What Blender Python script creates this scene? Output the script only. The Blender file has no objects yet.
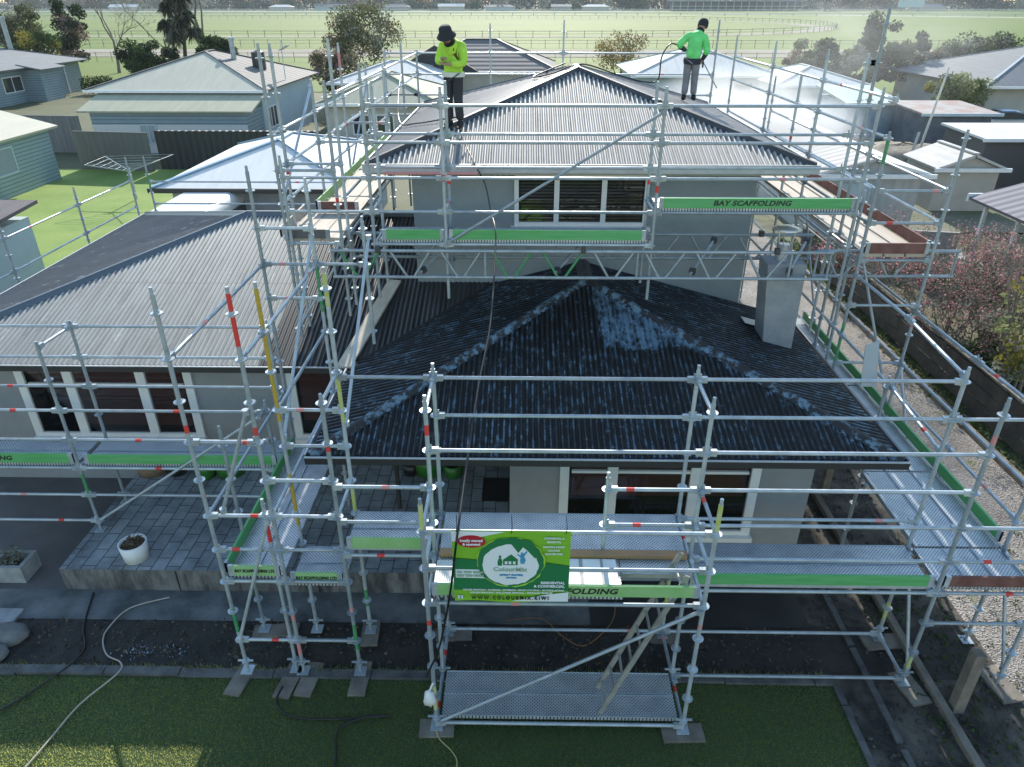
import bpy, bmesh, math, random
from mathutils import Vector, Matrix, Euler
R = math.radians
random.seed(7)
scn = bpy.context.scene
col = scn.collection

# ------------------------------------------------------------------ camera, world, sun, exposure
cd = bpy.data.cameras.new('camera'); cam = bpy.data.objects.new('camera', cd); col.objects.link(cam)
cam.location = (0, 0, 7.8); cam.rotation_euler = (R(90 - 28.34), 0, R(0.9))
cd.sensor_fit = 'HORIZONTAL'; cd.sensor_width = 36; cd.lens = 36 * 711 / 1024
cd.clip_start = 0.1; cd.clip_end = 3000
scn.camera = cam
SUN_EL = 28.6
w = bpy.data.worlds.new('World'); scn.world = w; w.use_nodes = True
nt = w.node_tree; bg = nt.nodes['Background']
sky = nt.nodes.new('ShaderNodeTexSky'); sky.sky_type = 'NISHITA'; sky.sun_disc = False
sky.sun_elevation = R(SUN_EL); sky.sun_rotation = 0; sky.air_density = 1.6; sky.dust_density = 0.4; sky.ozone_density = 3.2
nt.links.new(sky.outputs[0], bg.inputs[0]); bg.inputs[1].default_value = 0.15
sl = bpy.data.lights.new('sun', 'SUN'); sl.energy = 4.3; sl.angle = R(0.5); sl.color = (1, .94, .84)
so = bpy.data.objects.new('sun', sl); col.objects.link(so); so.rotation_euler = (R(-(90 - SUN_EL)), 0, 0); so.location = (0, 60, 40)
vs = scn.view_settings
scn.display_settings.display_device = 'sRGB'
vs.view_transform = 'Standard'; vs.look = 'None'; vs.gamma = 1; vs.use_curve_mapping = False; vs.exposure = 0.88
scn.render.engine = 'CYCLES'
scn.cycles.use_denoising = True
scn.cycles.max_bounces = 6; scn.cycles.transparent_max_bounces = 12
scn.cycles.volume_bounces = 0

# ------------------------------------------------------------------ materials
MATS = {}
def link(nt, a, b): nt.links.new(a, b)
def mat(name, rgb, rough=.7, metal=0., var=.0, scale=3., bump=0., bscale=40., rgb2=None, spec=.5, coord='pos', stretch=None, detail=5, contrast=(.35,.65)):
    if name in MATS: return MATS[name]
    m = bpy.data.materials.new(name); m.use_nodes = True; MATS[name] = m
    n = m.node_tree; p = n.nodes['Principled BSDF']
    p.inputs['Roughness'].default_value = rough; p.inputs['Metallic'].default_value = metal
    p.inputs['Specular IOR Level'].default_value = spec
    p.inputs['Base Color'].default_value = (*rgb, 1)
    if var or rgb2 or bump:
        if coord == 'pos': src = n.nodes.new('ShaderNodeNewGeometry').outputs['Position']
        else: src = n.nodes.new('ShaderNodeTexCoord').outputs['Object']
        if stretch:
            mp = n.nodes.new('ShaderNodeMapping'); mp.inputs['Scale'].default_value = stretch
            link(n, src, mp.inputs[0]); src = mp.outputs[0]
    if var or rgb2:
        t = n.nodes.new('ShaderNodeTexNoise'); t.inputs['Scale'].default_value = scale; t.inputs['Detail'].default_value = detail
        t.inputs['Roughness'].default_value = .65
        link(n, src, t.inputs['Vector'])
        c = n.nodes.new('ShaderNodeValToRGB')
        a = rgb2 if rgb2 else tuple(x * (1 - var) for x in rgb)
        b = rgb if rgb2 else tuple(min(1, x * (1 + var)) for x in rgb)
        c.color_ramp.elements[0].position = contrast[0]; c.color_ramp.elements[0].color = (*a, 1)
        c.color_ramp.elements[1].position = contrast[1]; c.color_ramp.elements[1].color = (*b, 1)
        link(n, t.outputs[0], c.inputs[0]); link(n, c.outputs[0], p.inputs['Base Color'])
    if bump:
        t2 = n.nodes.new('ShaderNodeTexNoise'); t2.inputs['Scale'].default_value = bscale; t2.inputs['Detail'].default_value = 4
        link(n, src, t2.inputs['Vector'])
        b = n.nodes.new('ShaderNodeBump'); b.inputs['Strength'].default_value = bump; b.inputs['Distance'].default_value = .02
        link(n, t2.outputs[0], b.inputs['Height']); link(n, b.outputs[0], p.inputs['Normal'])
    return m

def leafmat(name, c1, c2, trans=.35):
    if name in MATS: return MATS[name]
    m = bpy.data.materials.new(name); m.use_nodes = True; MATS[name] = m
    n = m.node_tree; n.nodes.remove(n.nodes['Principled BSDF']); out = n.nodes['Material Output']
    g = n.nodes.new('ShaderNodeNewGeometry'); r = n.nodes.new('ShaderNodeValToRGB')
    r.color_ramp.elements[0].color = (*c1, 1); r.color_ramp.elements[1].color = (*c2, 1)
    link(n, g.outputs['Random Per Island'], r.inputs[0])
    d = n.nodes.new('ShaderNodeBsdfDiffuse'); t = n.nodes.new('ShaderNodeBsdfTranslucent'); x = n.nodes.new('ShaderNodeMixShader')
    link(n, r.outputs[0], d.inputs[0]); link(n, r.outputs[0], t.inputs[0]); x.inputs[0].default_value = trans
    link(n, d.outputs[0], x.inputs[1]); link(n, t.outputs[0], x.inputs[2]); link(n, x.outputs[0], out.inputs[0])
    return m

def nodes_of(name, rough=.6, metal=0., spec=.5):
    m = bpy.data.materials.new(name); m.use_nodes = True; MATS[name] = m
    n = m.node_tree; p = n.nodes['Principled BSDF']; p.inputs['Roughness'].default_value = rough
    p.inputs['Metallic'].default_value = metal; p.inputs['Specular IOR Level'].default_value = spec
    return m, n, p
def N(n, typ, **kw):
    x = n.nodes.new('ShaderNode' + typ)
    for k, v in kw.items(): setattr(x, k, v)
    return x
def noise(n, src, scale, detail=5, rough=.6, stretch=None):
    if stretch:
        mp = N(n, 'Mapping'); mp.inputs['Scale'].default_value = stretch; link(n, src, mp.inputs[0]); src = mp.outputs[0]
    t = N(n, 'TexNoise'); t.inputs['Scale'].default_value = scale; t.inputs['Detail'].default_value = detail; t.inputs['Roughness'].default_value = rough
    link(n, src, t.inputs['Vector']); return t.outputs[0]
def ramp(n, src, stops):
    c = N(n, 'ValToRGB'); e = c.color_ramp.elements
    while len(e) < len(stops): e.new(.5)
    for el, (p, c3) in zip(e, stops):
        el.position = p; el.color = (*c3, 1) if len(c3) == 3 else c3
    link(n, src, c.inputs[0]); return c.outputs[0]
def mix(n, f, a, b, blend='MIX'):
    x = N(n, 'MixRGB', blend_type=blend)
    for i, v in enumerate((f, a, b)):
        if hasattr(v, 'is_linked') or hasattr(v, 'node'): link(n, v, x.inputs[i])
        elif isinstance(v, (int, float)): x.inputs[i].default_value = v
        else: x.inputs[i].default_value = (*v, 1)
    return x.outputs[0]
def mth(n, op, a, b=0., clamp=False):
    x = N(n, 'Math', operation=op); x.use_clamp = clamp
    for i, v in enumerate((a, b)):
        if isinstance(v, (int, float)): x.inputs[i].default_value = v
        else: link(n, v, x.inputs[i])
    return x.outputs[0]
def bump(n, p, h, strength=.4, dist=.02):
    b = N(n, 'Bump'); b.inputs['Strength'].default_value = strength; b.inputs['Distance'].default_value = dist
    link(n, h, b.inputs['Height']); link(n, b.outputs[0], p.inputs['Normal'])
W1 = (1, 1, 1); B0 = (0, 0, 0)

# ------------------------------------------------------------------ mesh builder
LOC = {}
class MB:
    def __init__(s): s.v = []; s.f = []; s.m = []; s.sm = []; s.uv = None
    def add(s, vs, fs, m=0, smooth=False):
        o = len(s.v); s.v += [tuple(q) for q in vs]
        for f in fs: s.f.append(tuple(o + i for i in f)); s.m.append(m); s.sm.append(smooth)
    def box(s, x0, x1, y0, y1, z0, z1, m=0):
        s.add([(x0,y0,z0),(x1,y0,z0),(x1,y1,z0),(x0,y1,z0),(x0,y0,z1),(x1,y0,z1),(x1,y1,z1),(x0,y1,z1)],
              [(0,3,2,1),(4,5,6,7),(0,1,5,4),(1,2,6,5),(2,3,7,6),(3,0,4,7)], m)
    def beam(s, a, b, wd, ht, m=0, up=(0,0,1)):
        a = Vector(a); b = Vector(b); d = (b - a).normalized(); u = Vector(up)
        sd = d.cross(u)
        if sd.length < 1e-4: sd = d.cross(Vector((0,1,0)))
        sd.normalize(); u = sd.cross(d).normalized()
        q = []
        for p in (a, b):
            for i, j in ((-1,-1),(1,-1),(1,1),(-1,1)): q.append(p + sd * (i * wd / 2) + u * (j * ht / 2))
        s.add(q, [(0,1,2,3),(7,6,5,4),(0,4,5,1),(1,5,6,2),(2,6,7,3),(3,7,4,0)], m)
    def tube(s, a, b, r, n=8, r1=None, m=0, cap=True):
        a = Vector(a); b = Vector(b); d = b - a
        if d.length < 1e-6: return
        d.normalize(); r1 = r if r1 is None else r1
        u = d.orthogonal().normalized(); t = d.cross(u)
        q = []
        for p, rr in ((a, r), (b, r1)):
            for k in range(n):
                an = 2 * math.pi * k / n; q.append(p + (u * math.cos(an) + t * math.sin(an)) * rr)
        s.add(q, [(k, (k+1) % n, n + (k+1) % n, n + k) for k in range(n)], m, True)
        if cap: s.add(q[:n], [tuple(reversed(range(n)))], m); s.add(q[n:], [tuple(range(n))], m)
    def path(s, pts, r, n=6, m=0):
        pts = [Vector(p) for p in pts]; L = len(pts); q = []
        rs = r if isinstance(r, (list, tuple)) else [r] * L
        u = None
        for i, p in enumerate(pts):
            d = (pts[min(i+1, L-1)] - pts[max(i-1, 0)]).normalized()
            u = d.orthogonal().normalized() if u is None else (u - d * u.dot(d)).normalized()
            t = d.cross(u)
            for k in range(n):
                an = 2 * math.pi * k / n; q.append(p + (u * math.cos(an) + t * math.sin(an)) * rs[i])
        fs = [(i*n + k, i*n + (k+1) % n, (i+1)*n + (k+1) % n, (i+1)*n + k) for i in range(L-1) for k in range(n)]
        s.add(q, fs, m, True); s.add(q[:n], [tuple(reversed(range(n)))], m); s.add(q[-n:], [tuple(range(n))], m)
    def disc(s, c, r, h, n=12, m=0): s.tube((c[0],c[1],c[2]-h/2), (c[0],c[1],c[2]+h/2), r, n, None, m)
    def lathe(s, c, prof, n=20, m=0):
        q = []; L = len(prof)
        for r, z in prof:
            for k in range(n):
                an = 2*math.pi*k/n; q.append((c[0]+r*math.cos(an), c[1]+r*math.sin(an), c[2]+z))
        s.add(q, [(i*n+k, i*n+(k+1)%n, (i+1)*n+(k+1)%n, (i+1)*n+k) for i in range(L-1) for k in range(n)], m, True)
    def blob(s, c, rad, n=10, seed=0, rough=.15, m=0):
        rnd = random.Random(seed); q = []; rows = n // 2 + 1
        for i in range(rows + 1):
            th = math.pi * i / rows
            for k in range(n):
                ph = 2*math.pi*k/n; f = 1 + rnd.uniform(-rough, rough)
                q.append((c[0]+rad[0]*f*math.sin(th)*math.cos(ph), c[1]+rad[1]*f*math.sin(th)*math.sin(ph), c[2]+rad[2]*f*math.cos(th)))
        s.add(q, [(i*n+k, (i+1)*n+k, (i+1)*n+(k+1)%n, i*n+(k+1)%n) for i in range(rows) for k in range(n)], m, True)
    def poly(s, pts, m=0): s.add(pts, [tuple(range(len(pts)))], m)
    def slab(s, pts, th, m=0):
        """polygon thickened downward along its normal"""
        p = [Vector(q) for q in pts]; nrm = (p[1]-p[0]).cross(p[2]-p[0]).normalized()
        if nrm.z < 0: p.reverse(); nrm = -nrm
        n = len(p); lo = [q - nrm * th for q in p]
        s.add(p + lo, [tuple(range(n)), tuple(reversed(range(n, 2*n)))] + [(i, n+i, n+(i+1)%n, (i+1)%n) for i in range(n)], m)
    def build(s, name, mats, parent=None, loc=None):
        me = bpy.data.meshes.new(name)
        root = parent
        off = Vector(LOC.get(parent.name, (0,0,0))) if parent else Vector(loc or (0,0,0))
        me.from_pydata([tuple(Vector(q) - off) for q in s.v], [], s.f)
        for mm in (mats if isinstance(mats, (list, tuple)) else [mats]): me.materials.append(mm)
        me.polygons.foreach_set('material_index', s.m); me.polygons.foreach_set('use_smooth', s.sm)
        me.update()
        o = bpy.data.objects.new(name, me); col.objects.link(o)
        if parent: o.parent = parent; LOC[o.name] = tuple(off)
        else: o.location = off; LOC[o.name] = tuple(off)
        return o
def tag(o, label, cat, group=None, kind=None):
    o['label'] = label; o['category'] = cat
    if group: o['group'] = group
    if kind: o['kind'] = kind
    return o
def struct(o, kind='structure', label=None, cat=None):
    o['kind'] = kind
    if label: o['label'] = label
    if cat: o['category'] = cat
    return o
def thing(name, label, cat, loc=(0,0,0), group=None):
    o = bpy.data.objects.new(name, None); o.empty_display_size = .2; col.objects.link(o); o.location = loc
    LOC[o.name] = tuple(loc); return tag(o, label, cat, group)
def raw(name, me, parent=None):
    o = bpy.data.objects.new(name, me); col.objects.link(o)
    if parent:
        o.parent = parent; LOC[o.name] = LOC.get(parent.name, (0,0,0)); o.location = -Vector(LOC[o.name])
    return o
def text_mesh(s, size, offset=0., shear=0., spacing=1.):
    c = bpy.data.curves.new('txt', 'FONT'); c.body = s; c.size = size; c.align_x = 'CENTER'; c.align_y = 'CENTER'
    c.offset = offset; c.shear = shear; c.space_character = spacing; c.extrude = .0012; c.resolution_u = 3
    o = bpy.data.objects.new('txt', c); col.objects.link(o)
    dg = bpy.context.evaluated_depsgraph_get(); dg.update()
    me = bpy.data.meshes.new_from_object(o.evaluated_get(dg)); bpy.data.objects.remove(o); return me
def lettering(s, size, pos, m, parent, width=None, offset=.0, shear=0., spacing=1., rot=(90, 0, 0), name='lettering'):
    me = text_mesh(s, size, offset, shear, spacing)
    xs = [v.co.x for v in me.vertices]; wd = max(xs) - min(xs); sx = width / wd if width else 1
    M = Euler([R(a) for a in rot]).to_matrix()
    off = Vector(LOC.get(parent.name, (0,0,0))) if parent else Vector((0,0,0))
    for v in me.vertices: v.co = M @ Vector((v.co.x * sx, v.co.y, v.co.z)) + Vector(pos) - off
    me.materials.clear(); me.materials.append(m)
    o = bpy.data.objects.new(name, me); col.objects.link(o)
    if parent: o.parent = parent; LOC[o.name] = tuple(off)
    return o

# ------------------------------------------------------------------ setting: ground, field, paths
def grassmat(name, a, b, c, sc=1.2, fine=60, bstr=.5):
    m, n, p = nodes_of(name, .85, 0, .2)
    pos = N(n, 'NewGeometry').outputs['Position']
    big = noise(n, pos, sc, 4); fn = noise(n, pos, fine, 3, .8)
    c1 = ramp(n, big, [(.3, a), (.7, b)]); c2 = mix(n, ramp(n, fn, [(.35, B0), (.7, W1)]), c1, c)
    link(n, c2, p.inputs['Base Color']); bump(n, p, fn, bstr, .03); return m
def plane(name, x0, x1, y0, y1, z, m, nx=1, ny=1, kind='structure'):
    b = MB()
    for i in range(nx):
        for j in range(ny):
            xa = x0+(x1-x0)*i/nx; xb = x0+(x1-x0)*(i+1)/nx; ya = y0+(y1-y0)*j/ny; yb = y0+(y1-y0)*(j+1)/ny
            b.add([(xa,ya,z),(xb,ya,z),(xb,yb,z),(xa,yb,z)], [(0,1,2,3)])
    return struct(b.build(name, m), kind)
def strip(name, pts, wd, z, m, closed=False):
    b = MB(); L = len(pts); q = []
    for i, p in enumerate(pts):
        a = Vector(pts[max(i-1,0)]); c = Vector(pts[min(i+1,L-1)]); d = (c-a).normalized(); s = Vector((-d.y, d.x))
        q += [(p[0]+s.x*wd/2, p[1]+s.y*wd/2, z), (p[0]-s.x*wd/2, p[1]-s.y*wd/2, z)]
    b.add(q, [(2*i+1, 2*i+3, 2*i+2, 2*i) for i in range(L-1)])
    return struct(b.build(name, m))

m_yard = grassmat('rough_grass', (.05,.075,.025), (.11,.12,.06), (.15,.14,.09), .35, 9)
plane('ground', -1600, 1600, -40, 2400, -.10, m_yard)
m_field = grassmat('field_grass', (.068,.118,.005), (.108,.158,.010), (.09,.135,.007), .03, 1.5)
plane('field', -700, 700, 74, 668, -.06, m_field)
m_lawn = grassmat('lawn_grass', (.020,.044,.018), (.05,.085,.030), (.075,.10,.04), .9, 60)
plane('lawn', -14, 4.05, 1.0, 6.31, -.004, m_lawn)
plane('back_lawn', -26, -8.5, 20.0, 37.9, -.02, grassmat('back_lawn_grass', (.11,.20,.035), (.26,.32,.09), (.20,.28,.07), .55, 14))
m_dirt = mat('wet_dirt', (.048,.042,.034), .8, rgb2=(.009,.008,.007), scale=2.6, bump=1., bscale=11, contrast=(.3,.7))
plane('dirt_bed', -14, 6.3, 6.42, 7.30, -.008, m_dirt)
plane('dirt_side_yard', 4.02, 6.35, 1.0, 20, -.014, mat('side_dirt', (.12,.104,.082), .85, rgb2=(.020,.017,.014), scale=2.4, bump=1., bscale=9, contrast=(.38,.66)))
m_conc_wet = mat('damp_concrete', (.19,.20,.20), .55, rgb2=(.045,.05,.05), scale=1.5, bump=.15, bscale=30, contrast=(.35,.7))
plane('concrete_path', -14, 1.0, 7.26, 7.85, 0, m_conc_wet)
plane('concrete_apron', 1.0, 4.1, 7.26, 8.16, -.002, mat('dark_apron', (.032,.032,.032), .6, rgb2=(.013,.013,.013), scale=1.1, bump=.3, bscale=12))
plane('driveway', -16, -6.7, 7.83, 10.8, .004, mat('driveway_concrete', (.13,.12,.115), .6, rgb2=(.075,.072,.072), scale=.8, bump=.1))
# kerb edging between lawn and bed
b = MB(); x = -14.0
rk = random.Random(3)
while x < 4.05:
    L = rk.uniform(.8, 1.3); b.box(x, min(x+L-.012, 4.06), 6.30+rk.uniform(-.01,.01), 6.43+rk.uniform(-.01,.01), -.05, .035+rk.uniform(-.01,.012)); x += L
struct(b.build('kerb', mat('edging_concrete', (.13,.13,.125), .7, rgb2=(.05,.05,.05), scale=5, bump=.3)))
b = MB(); y = 2.0
while y < 6.3:
    b.box(4.04, 4.12, y, min(y+.98, 6.28), -.05, .03); y += 1.0
struct(b.build('kerb', MATS['edging_concrete']))
m_gravel, n, p = nodes_of('gravel', .9, 0, .2)
pos = N(n, 'NewGeometry').outputs['Position']
v = N(n, 'TexVoronoi'); v.inputs['Scale'].default_value = 38; link(n, pos, v.inputs['Vector'])
g1 = ramp(n, noise(n, pos, .9, 6), [(.32, (.26,.235,.21)), (.68, (.42,.385,.35))])
g2 = mix(n, ramp(n, v.outputs['Color'], [(.2, (.55,.55,.55)), (.8, (1.1,1.08,1.05))]), B0, g1, 'MULTIPLY')
g2 = mix(n, 1., g1, ramp(n, v.outputs['Color'], [(.2, (.6,.6,.6)), (.8, (1,1,1))]), 'MULTIPLY')
gw = ramp(n, noise(n, pos, 1.7, 6, .7), [(.60, B0), (.70, W1)])
link(n, mix(n, gw, g2, (.13,.16,.05)), p.inputs['Base Color']); bump(n, p, v.outputs['Distance'], .8, .03)
plane('gravel_drive', 6.3, 9.15, 1.0, 34, -.018, m_gravel)
plane('garden_strip', 9.15, 10.1, 1.0, 30, -.022, mat('garden_soil', (.10,.12,.05), .9, rgb2=(.03,.028,.02), scale=1.4, bump=.9, bscale=8))
plane('neighbour_paving', 10.1, 15.5, 4, 26, -.03, mat('pale_paving', (.38,.36,.33), .8, rgb2=(.26,.25,.23), scale=.6, bump=.2))
plane('neighbour_garden', 9.2, 15, 15.6, 27, -.026, mat('leafy_ground', (.16,.13,.09), .95, rgb2=(.06,.075,.03), scale=1.1, bump=.9, bscale=7))
plane('neighbour_yard', 9.2, 44, 27, 58, -.04, mat('yard_dirt', (.20,.18,.14), .95, rgb2=(.09,.11,.05), scale=.35, bump=.8, bscale=3))
# racecourse beyond the houses
m_track = mat('track_dirt', (.23,.20,.16), .95, rgb2=(.13,.13,.08), scale=.09)
plane('track', -700, 700, 121, 141, -.03, m_track)
arc = [(-600, 192)] + [(8 + 92*math.cos(a), 284 + 92*math.sin(a)) for a in [R(-90 + 180*i/24) for i in range(25)]] + [(-600, 376)]
strip('track', arc, 7, -.025, m_track)
arc2 = [(-600, 160)] + [(60 + 128*math.cos(a), 288 + 128*math.sin(a)) for a in [R(-90 + 180*i/24) for i in range(25)]] + [(-600, 416)]
strip('track', [(-600, 640), (60, 600), (240, 420), (330, 300), (420, 230), (600, 190)], 16, -.02, mat('track_sand', (.36,.34,.29), .95, var=.15, scale=.1))
plane('road', -700, 700, 640, 652, -.02, mat('far_road', (.10,.10,.10), .9))

# ------------------------------------------------------------------ corrugated roofs
def corr(name, mats, parent, poly, e, pitch=.076, amp=.010, per=8, rows=1, th=.012):
    """corrugated sheet over the planar polygon; e = horizontal direction along the eave"""
    P3 = [Vector(q) for q in poly]; e = Vector(e).normalized()
    nr = (P3[1]-P3[0]).cross(P3[2]-P3[0]).normalized()
    if nr.z < 0: nr = -nr
    s = nr.cross(e).normalized()
    if s.z < 0: s = -s
    o = P3[0]; uv = [((q-o).dot(e), (q-o).dot(s)) for q in P3]
    u0 = min(a for a, _ in uv); u1 = max(a for a, _ in uv)
    nst = max(4, int((u1-u0) / pitch * per)); vs = []; fs = []
    def span(u):
        h = []
        for i in range(len(uv)):
            (a, c), (a2, c2) = uv[i], uv[(i+1) % len(uv)]
            if (a <= u <= a2 or a2 <= u <= a) and abs(a2-a) > 1e-9: h.append(c + (c2-c)*(u-a)/(a2-a))
        return (min(h), max(h)) if h else None
    prev = None
    for k in range(nst + 1):
        u = u0 + (u1-u0)*k/nst; u_ = min(max(u, u0+1e-5), u1-1e-5)
        sp = span(u_)
        if not sp: prev = None; continue
        dz = amp * math.sin(2*math.pi*u/pitch); i0 = len(vs)
        for j in range(rows + 1):
            v = sp[0] + (sp[1]-sp[0])*j/rows
            vs.append(o + e*u + s*v + nr*dz)
        if prev is not None:
            for j in range(rows): fs.append((prev+j, i0+j, i0+j+1, prev+j+1))
        prev = i0
    off = Vector(LOC.get(parent.name, (0,0,0)))
    me = bpy.data.meshes.new(name); me.from_pydata([q - off for q in vs], [], fs)
    me.materials.append(mats); me.polygons.foreach_set('use_smooth', [True]*len(fs))
    # orient upward
    me.update()
    if len(me.polygons) and me.polygons[0].normal.z < 0: me.flip_normals()
    ob = bpy.data.objects.new(name, me); col.objects.link(ob); ob.parent = parent; LOC[ob.name] = tuple(off)
    return ob
def cap(name, m, parent, pts, wd=.26, lift=.035):
    """folded ridge or hip capping"""
    b = MB(); pts = [Vector(q) for q in pts]
    for a, c in zip(pts[:-1], pts[1:]):
        d = (c-a).normalized(); sd = d.cross(Vector((0,0,1))).normalized()
        q = []
        for pnt in (a, c):
            for k, (sx, sz) in enumerate(((-wd/2,-.045),(-wd/4,.0),(-.03,lift),(.03,lift),(wd/4,0),(wd/2,-.045))):
                q.append(pnt + sd*sx + Vector((0,0,sz+.03)))
        b.add(q, [(i, i+1, 7+i, 6+i) for i in range(5)] + [(5,4,3,2,1,0), (6,7,8,9,10,11)])
    return b.build(name, m, parent)

PL = .27; PU = .315
EX0, EX1, EY, EZ = -2.75, 4.90, 7.63, 2.6
AX = (EX0+EX1)/2; AY = EY + (EX1-EX0)/2; AZ = EZ + PL*(EX1-EX0)/2
WY = 12.45
UX0, UX1, UY0, UY1, UZ = -2.6, 4.78, 12.0, 20.0, 5.4
UA = (UX0+UX1)/2; UH = (UX1-UX0)/2; UAZ = UZ + PU*UH; UA0, UA1 = UY0+UH, UY1-UH
LX, LY, LD = -10.4, 10.17, 4.6; LZ = EZ + PL*LD
# roof materials ------------------------------------------------
def roof_old(name, a, b, dark, streak_axis, wet=None, origin=0., pitch=.084, lap=None):
    m, n, p = nodes_of(name, .55, 0, .5)
    pos = N(n, 'NewGeometry').outputs['Position']
    st = (13, .8, .8) if streak_axis == 'x' else (.8, 13, .8)
    s1 = noise(n, pos, 1., 6, .7, st); s2 = noise(n, pos, 2.2, 6, .7); s3 = noise(n, pos, 1, 5, .8, (7, 1.6, 1.6) if streak_axis == 'x' else (1.6, 7, 1.6))
    c = ramp(n, s2, [(.3, a), (.7, b)])
    c = mix(n, ramp(n, s1, [(.5, B0), (.72, W1)]), c, dark)
    c = mix(n, ramp(n, s3, [(.60, B0), (.68, (.85,.85,.85))]), c, (.60,.60,.57))
    sp_ = N(n, 'SeparateXYZ'); link(n, pos, sp_.inputs[0])
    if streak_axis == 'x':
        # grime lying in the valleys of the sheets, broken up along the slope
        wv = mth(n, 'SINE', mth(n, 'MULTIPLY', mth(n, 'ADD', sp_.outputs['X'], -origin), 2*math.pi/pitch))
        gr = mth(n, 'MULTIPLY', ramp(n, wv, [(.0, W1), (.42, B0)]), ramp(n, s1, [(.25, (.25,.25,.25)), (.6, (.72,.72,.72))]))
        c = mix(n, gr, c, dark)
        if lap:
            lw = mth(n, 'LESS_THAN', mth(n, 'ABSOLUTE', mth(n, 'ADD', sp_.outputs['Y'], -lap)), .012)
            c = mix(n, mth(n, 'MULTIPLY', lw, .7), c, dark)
    st_ = ramp(n, noise(n, pos, .55, 5, .7), [(.42, B0), (.62, (.55,.55,.55))])
    c = mix(n, st_, c, tuple(v*.62 for v in a))
    if wet:
        sep = N(n, 'SeparateXYZ'); link(n, pos, sep.inputs[0])
        xx = mth(n, 'ADD', sep.outputs['X'], mth(n, 'MULTIPLY', noise(n, pos, 1., 3, .6, (1, .15, 1)), .9))
        f = ramp(n, mth(n, 'MULTIPLY', mth(n, 'ADD', xx, -wet), 1.0), [(.0, B0), (.06, W1)])
        dr = ramp(n, noise(n, pos, 1., 4, .6, (5, .25, .25)), [(.45, (.016,.017,.019)), (.66, (.05,.05,.052))])
        c = mix(n, f, c, dr); rr = mix(n, f, (.55,.55,.55), (.42,.42,.42)); link(n, rr, p.inputs['Roughness'])
    link(n, c, p.inputs['Base Color']); return m
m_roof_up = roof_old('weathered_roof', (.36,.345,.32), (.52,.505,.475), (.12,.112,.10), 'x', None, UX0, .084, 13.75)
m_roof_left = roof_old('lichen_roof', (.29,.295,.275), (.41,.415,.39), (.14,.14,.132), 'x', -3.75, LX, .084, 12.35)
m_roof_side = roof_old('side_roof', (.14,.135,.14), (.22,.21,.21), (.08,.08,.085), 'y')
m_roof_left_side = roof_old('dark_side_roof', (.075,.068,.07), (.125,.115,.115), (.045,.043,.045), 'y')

def flaky(name, axis):
    m, n, p = nodes_of(name, .5, 0, .25)
    pos = N(n, 'NewGeometry').outputs['Position']
    sep = N(n, 'SeparateXYZ'); link(n, pos, sep.inputs[0]); X, Y = sep.outputs['X'], sep.outputs['Y']
    st = (16, 1.3, 1.3) if axis == 'x' else (1.3, 16, 1.3)
    a = noise(n, pos, 1., 7, .72, st); b2 = noise(n, pos, 9., 5, .7); c0 = noise(n, pos, .8, 3)
    base = ramp(n, a, [(.3, (.014,.0145,.015)), (.5, (.022,.023,.024)), (.68, (.034,.036,.038))])
    val = mth(n, 'ADD', mth(n, 'MULTIPLY', a, .55), mth(n, 'MULTIPLY', b2, .45))
    val = mth(n, 'ADD', val, mth(n, 'MULTIPLY', mth(n, 'ADD', c0, -.5), .10))
    if axis == 'x':
        # the large stripped patch below the apex, right of the middle
        wob = mth(n, 'MULTIPLY', mth(n, 'ADD', noise(n, pos, 2.2, 6, .75), -.5), .5)
        xx = mth(n, 'ADD', X, wob); yy = mth(n, 'ADD', Y, wob)
        f1 = mth(n, 'MULTIPLY', mth(n, 'GREATER_THAN', xx, 1.20), mth(n, 'LESS_THAN', xx, 2.75))
        f2 = mth(n, 'MULTIPLY', mth(n, 'GREATER_THAN', yy, 9.75), f1)
        val = mth(n, 'ADD', val, mth(n, 'MULTIPLY', f2, .115))
        # band near the hips
        hip = mth(n, 'ADD', mth(n, 'ADD', Y, -7.6), mth(n, 'MULTIPLY', mth(n, 'ADD', X, -4.98), 1.))
        hb = mth(n, 'LESS_THAN', mth(n, 'ABSOLUTE', hip), .28)
        val = mth(n, 'ADD', val, mth(n, 'MULTIPLY', hb, .05))
    # paint left on the rib crests in short broken flecks
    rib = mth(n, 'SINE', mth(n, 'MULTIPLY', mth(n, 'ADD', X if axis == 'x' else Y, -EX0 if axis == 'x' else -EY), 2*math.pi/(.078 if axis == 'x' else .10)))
    base = mix(n, ramp(n, rib, [(.25, (.75,.75,.75)), (.75, B0)]), base, (.006,.0062,.0065))  # rib valleys painted darker: shading of the corrugation put into the base colour
    st2 = (11, 5.5, 5.5) if axis == 'x' else (5.5, 11, 5.5)
    fleck = ramp(n, noise(n, pos, 1., 5, .7, st2), [(.51, B0), (.57, W1)])
    area = ramp(n, noise(n, pos, .9, 5, .7), [(.38, (.12,.12,.12)), (.60, W1)])
    dash = mth(n, 'MULTIPLY', mth(n, 'MULTIPLY', fleck, area), ramp(n, rib, [(.45, (.15,.15,.15)), (.75, W1)]))
    base = mix(n, mth(n, 'MULTIPLY', dash, .95), base, (.10,.175,.24))
    fl = ramp(n, val, [(.57, B0), (.61, (.6,.6,.6)), (.66, W1)])
    c = mix(n, fl, base, ramp(n, b2, [(.3, (.08,.145,.205)), (.7, (.17,.26,.335))]))
    link(n, c, p.inputs['Base Color'])
    link(n, mix(n, fl, (.40,.4,.4), (.8,.8,.8)), p.inputs['Roughness']); return m
m_flx = flaky('flaking_roof_front', 'x'); m_fly = flaky('flaking_roof_side', 'y')
m_capdark = mat('dark_ridge_cap', (.06,.06,.065), .5, rgb2=(.025,.025,.028), scale=4)
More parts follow.
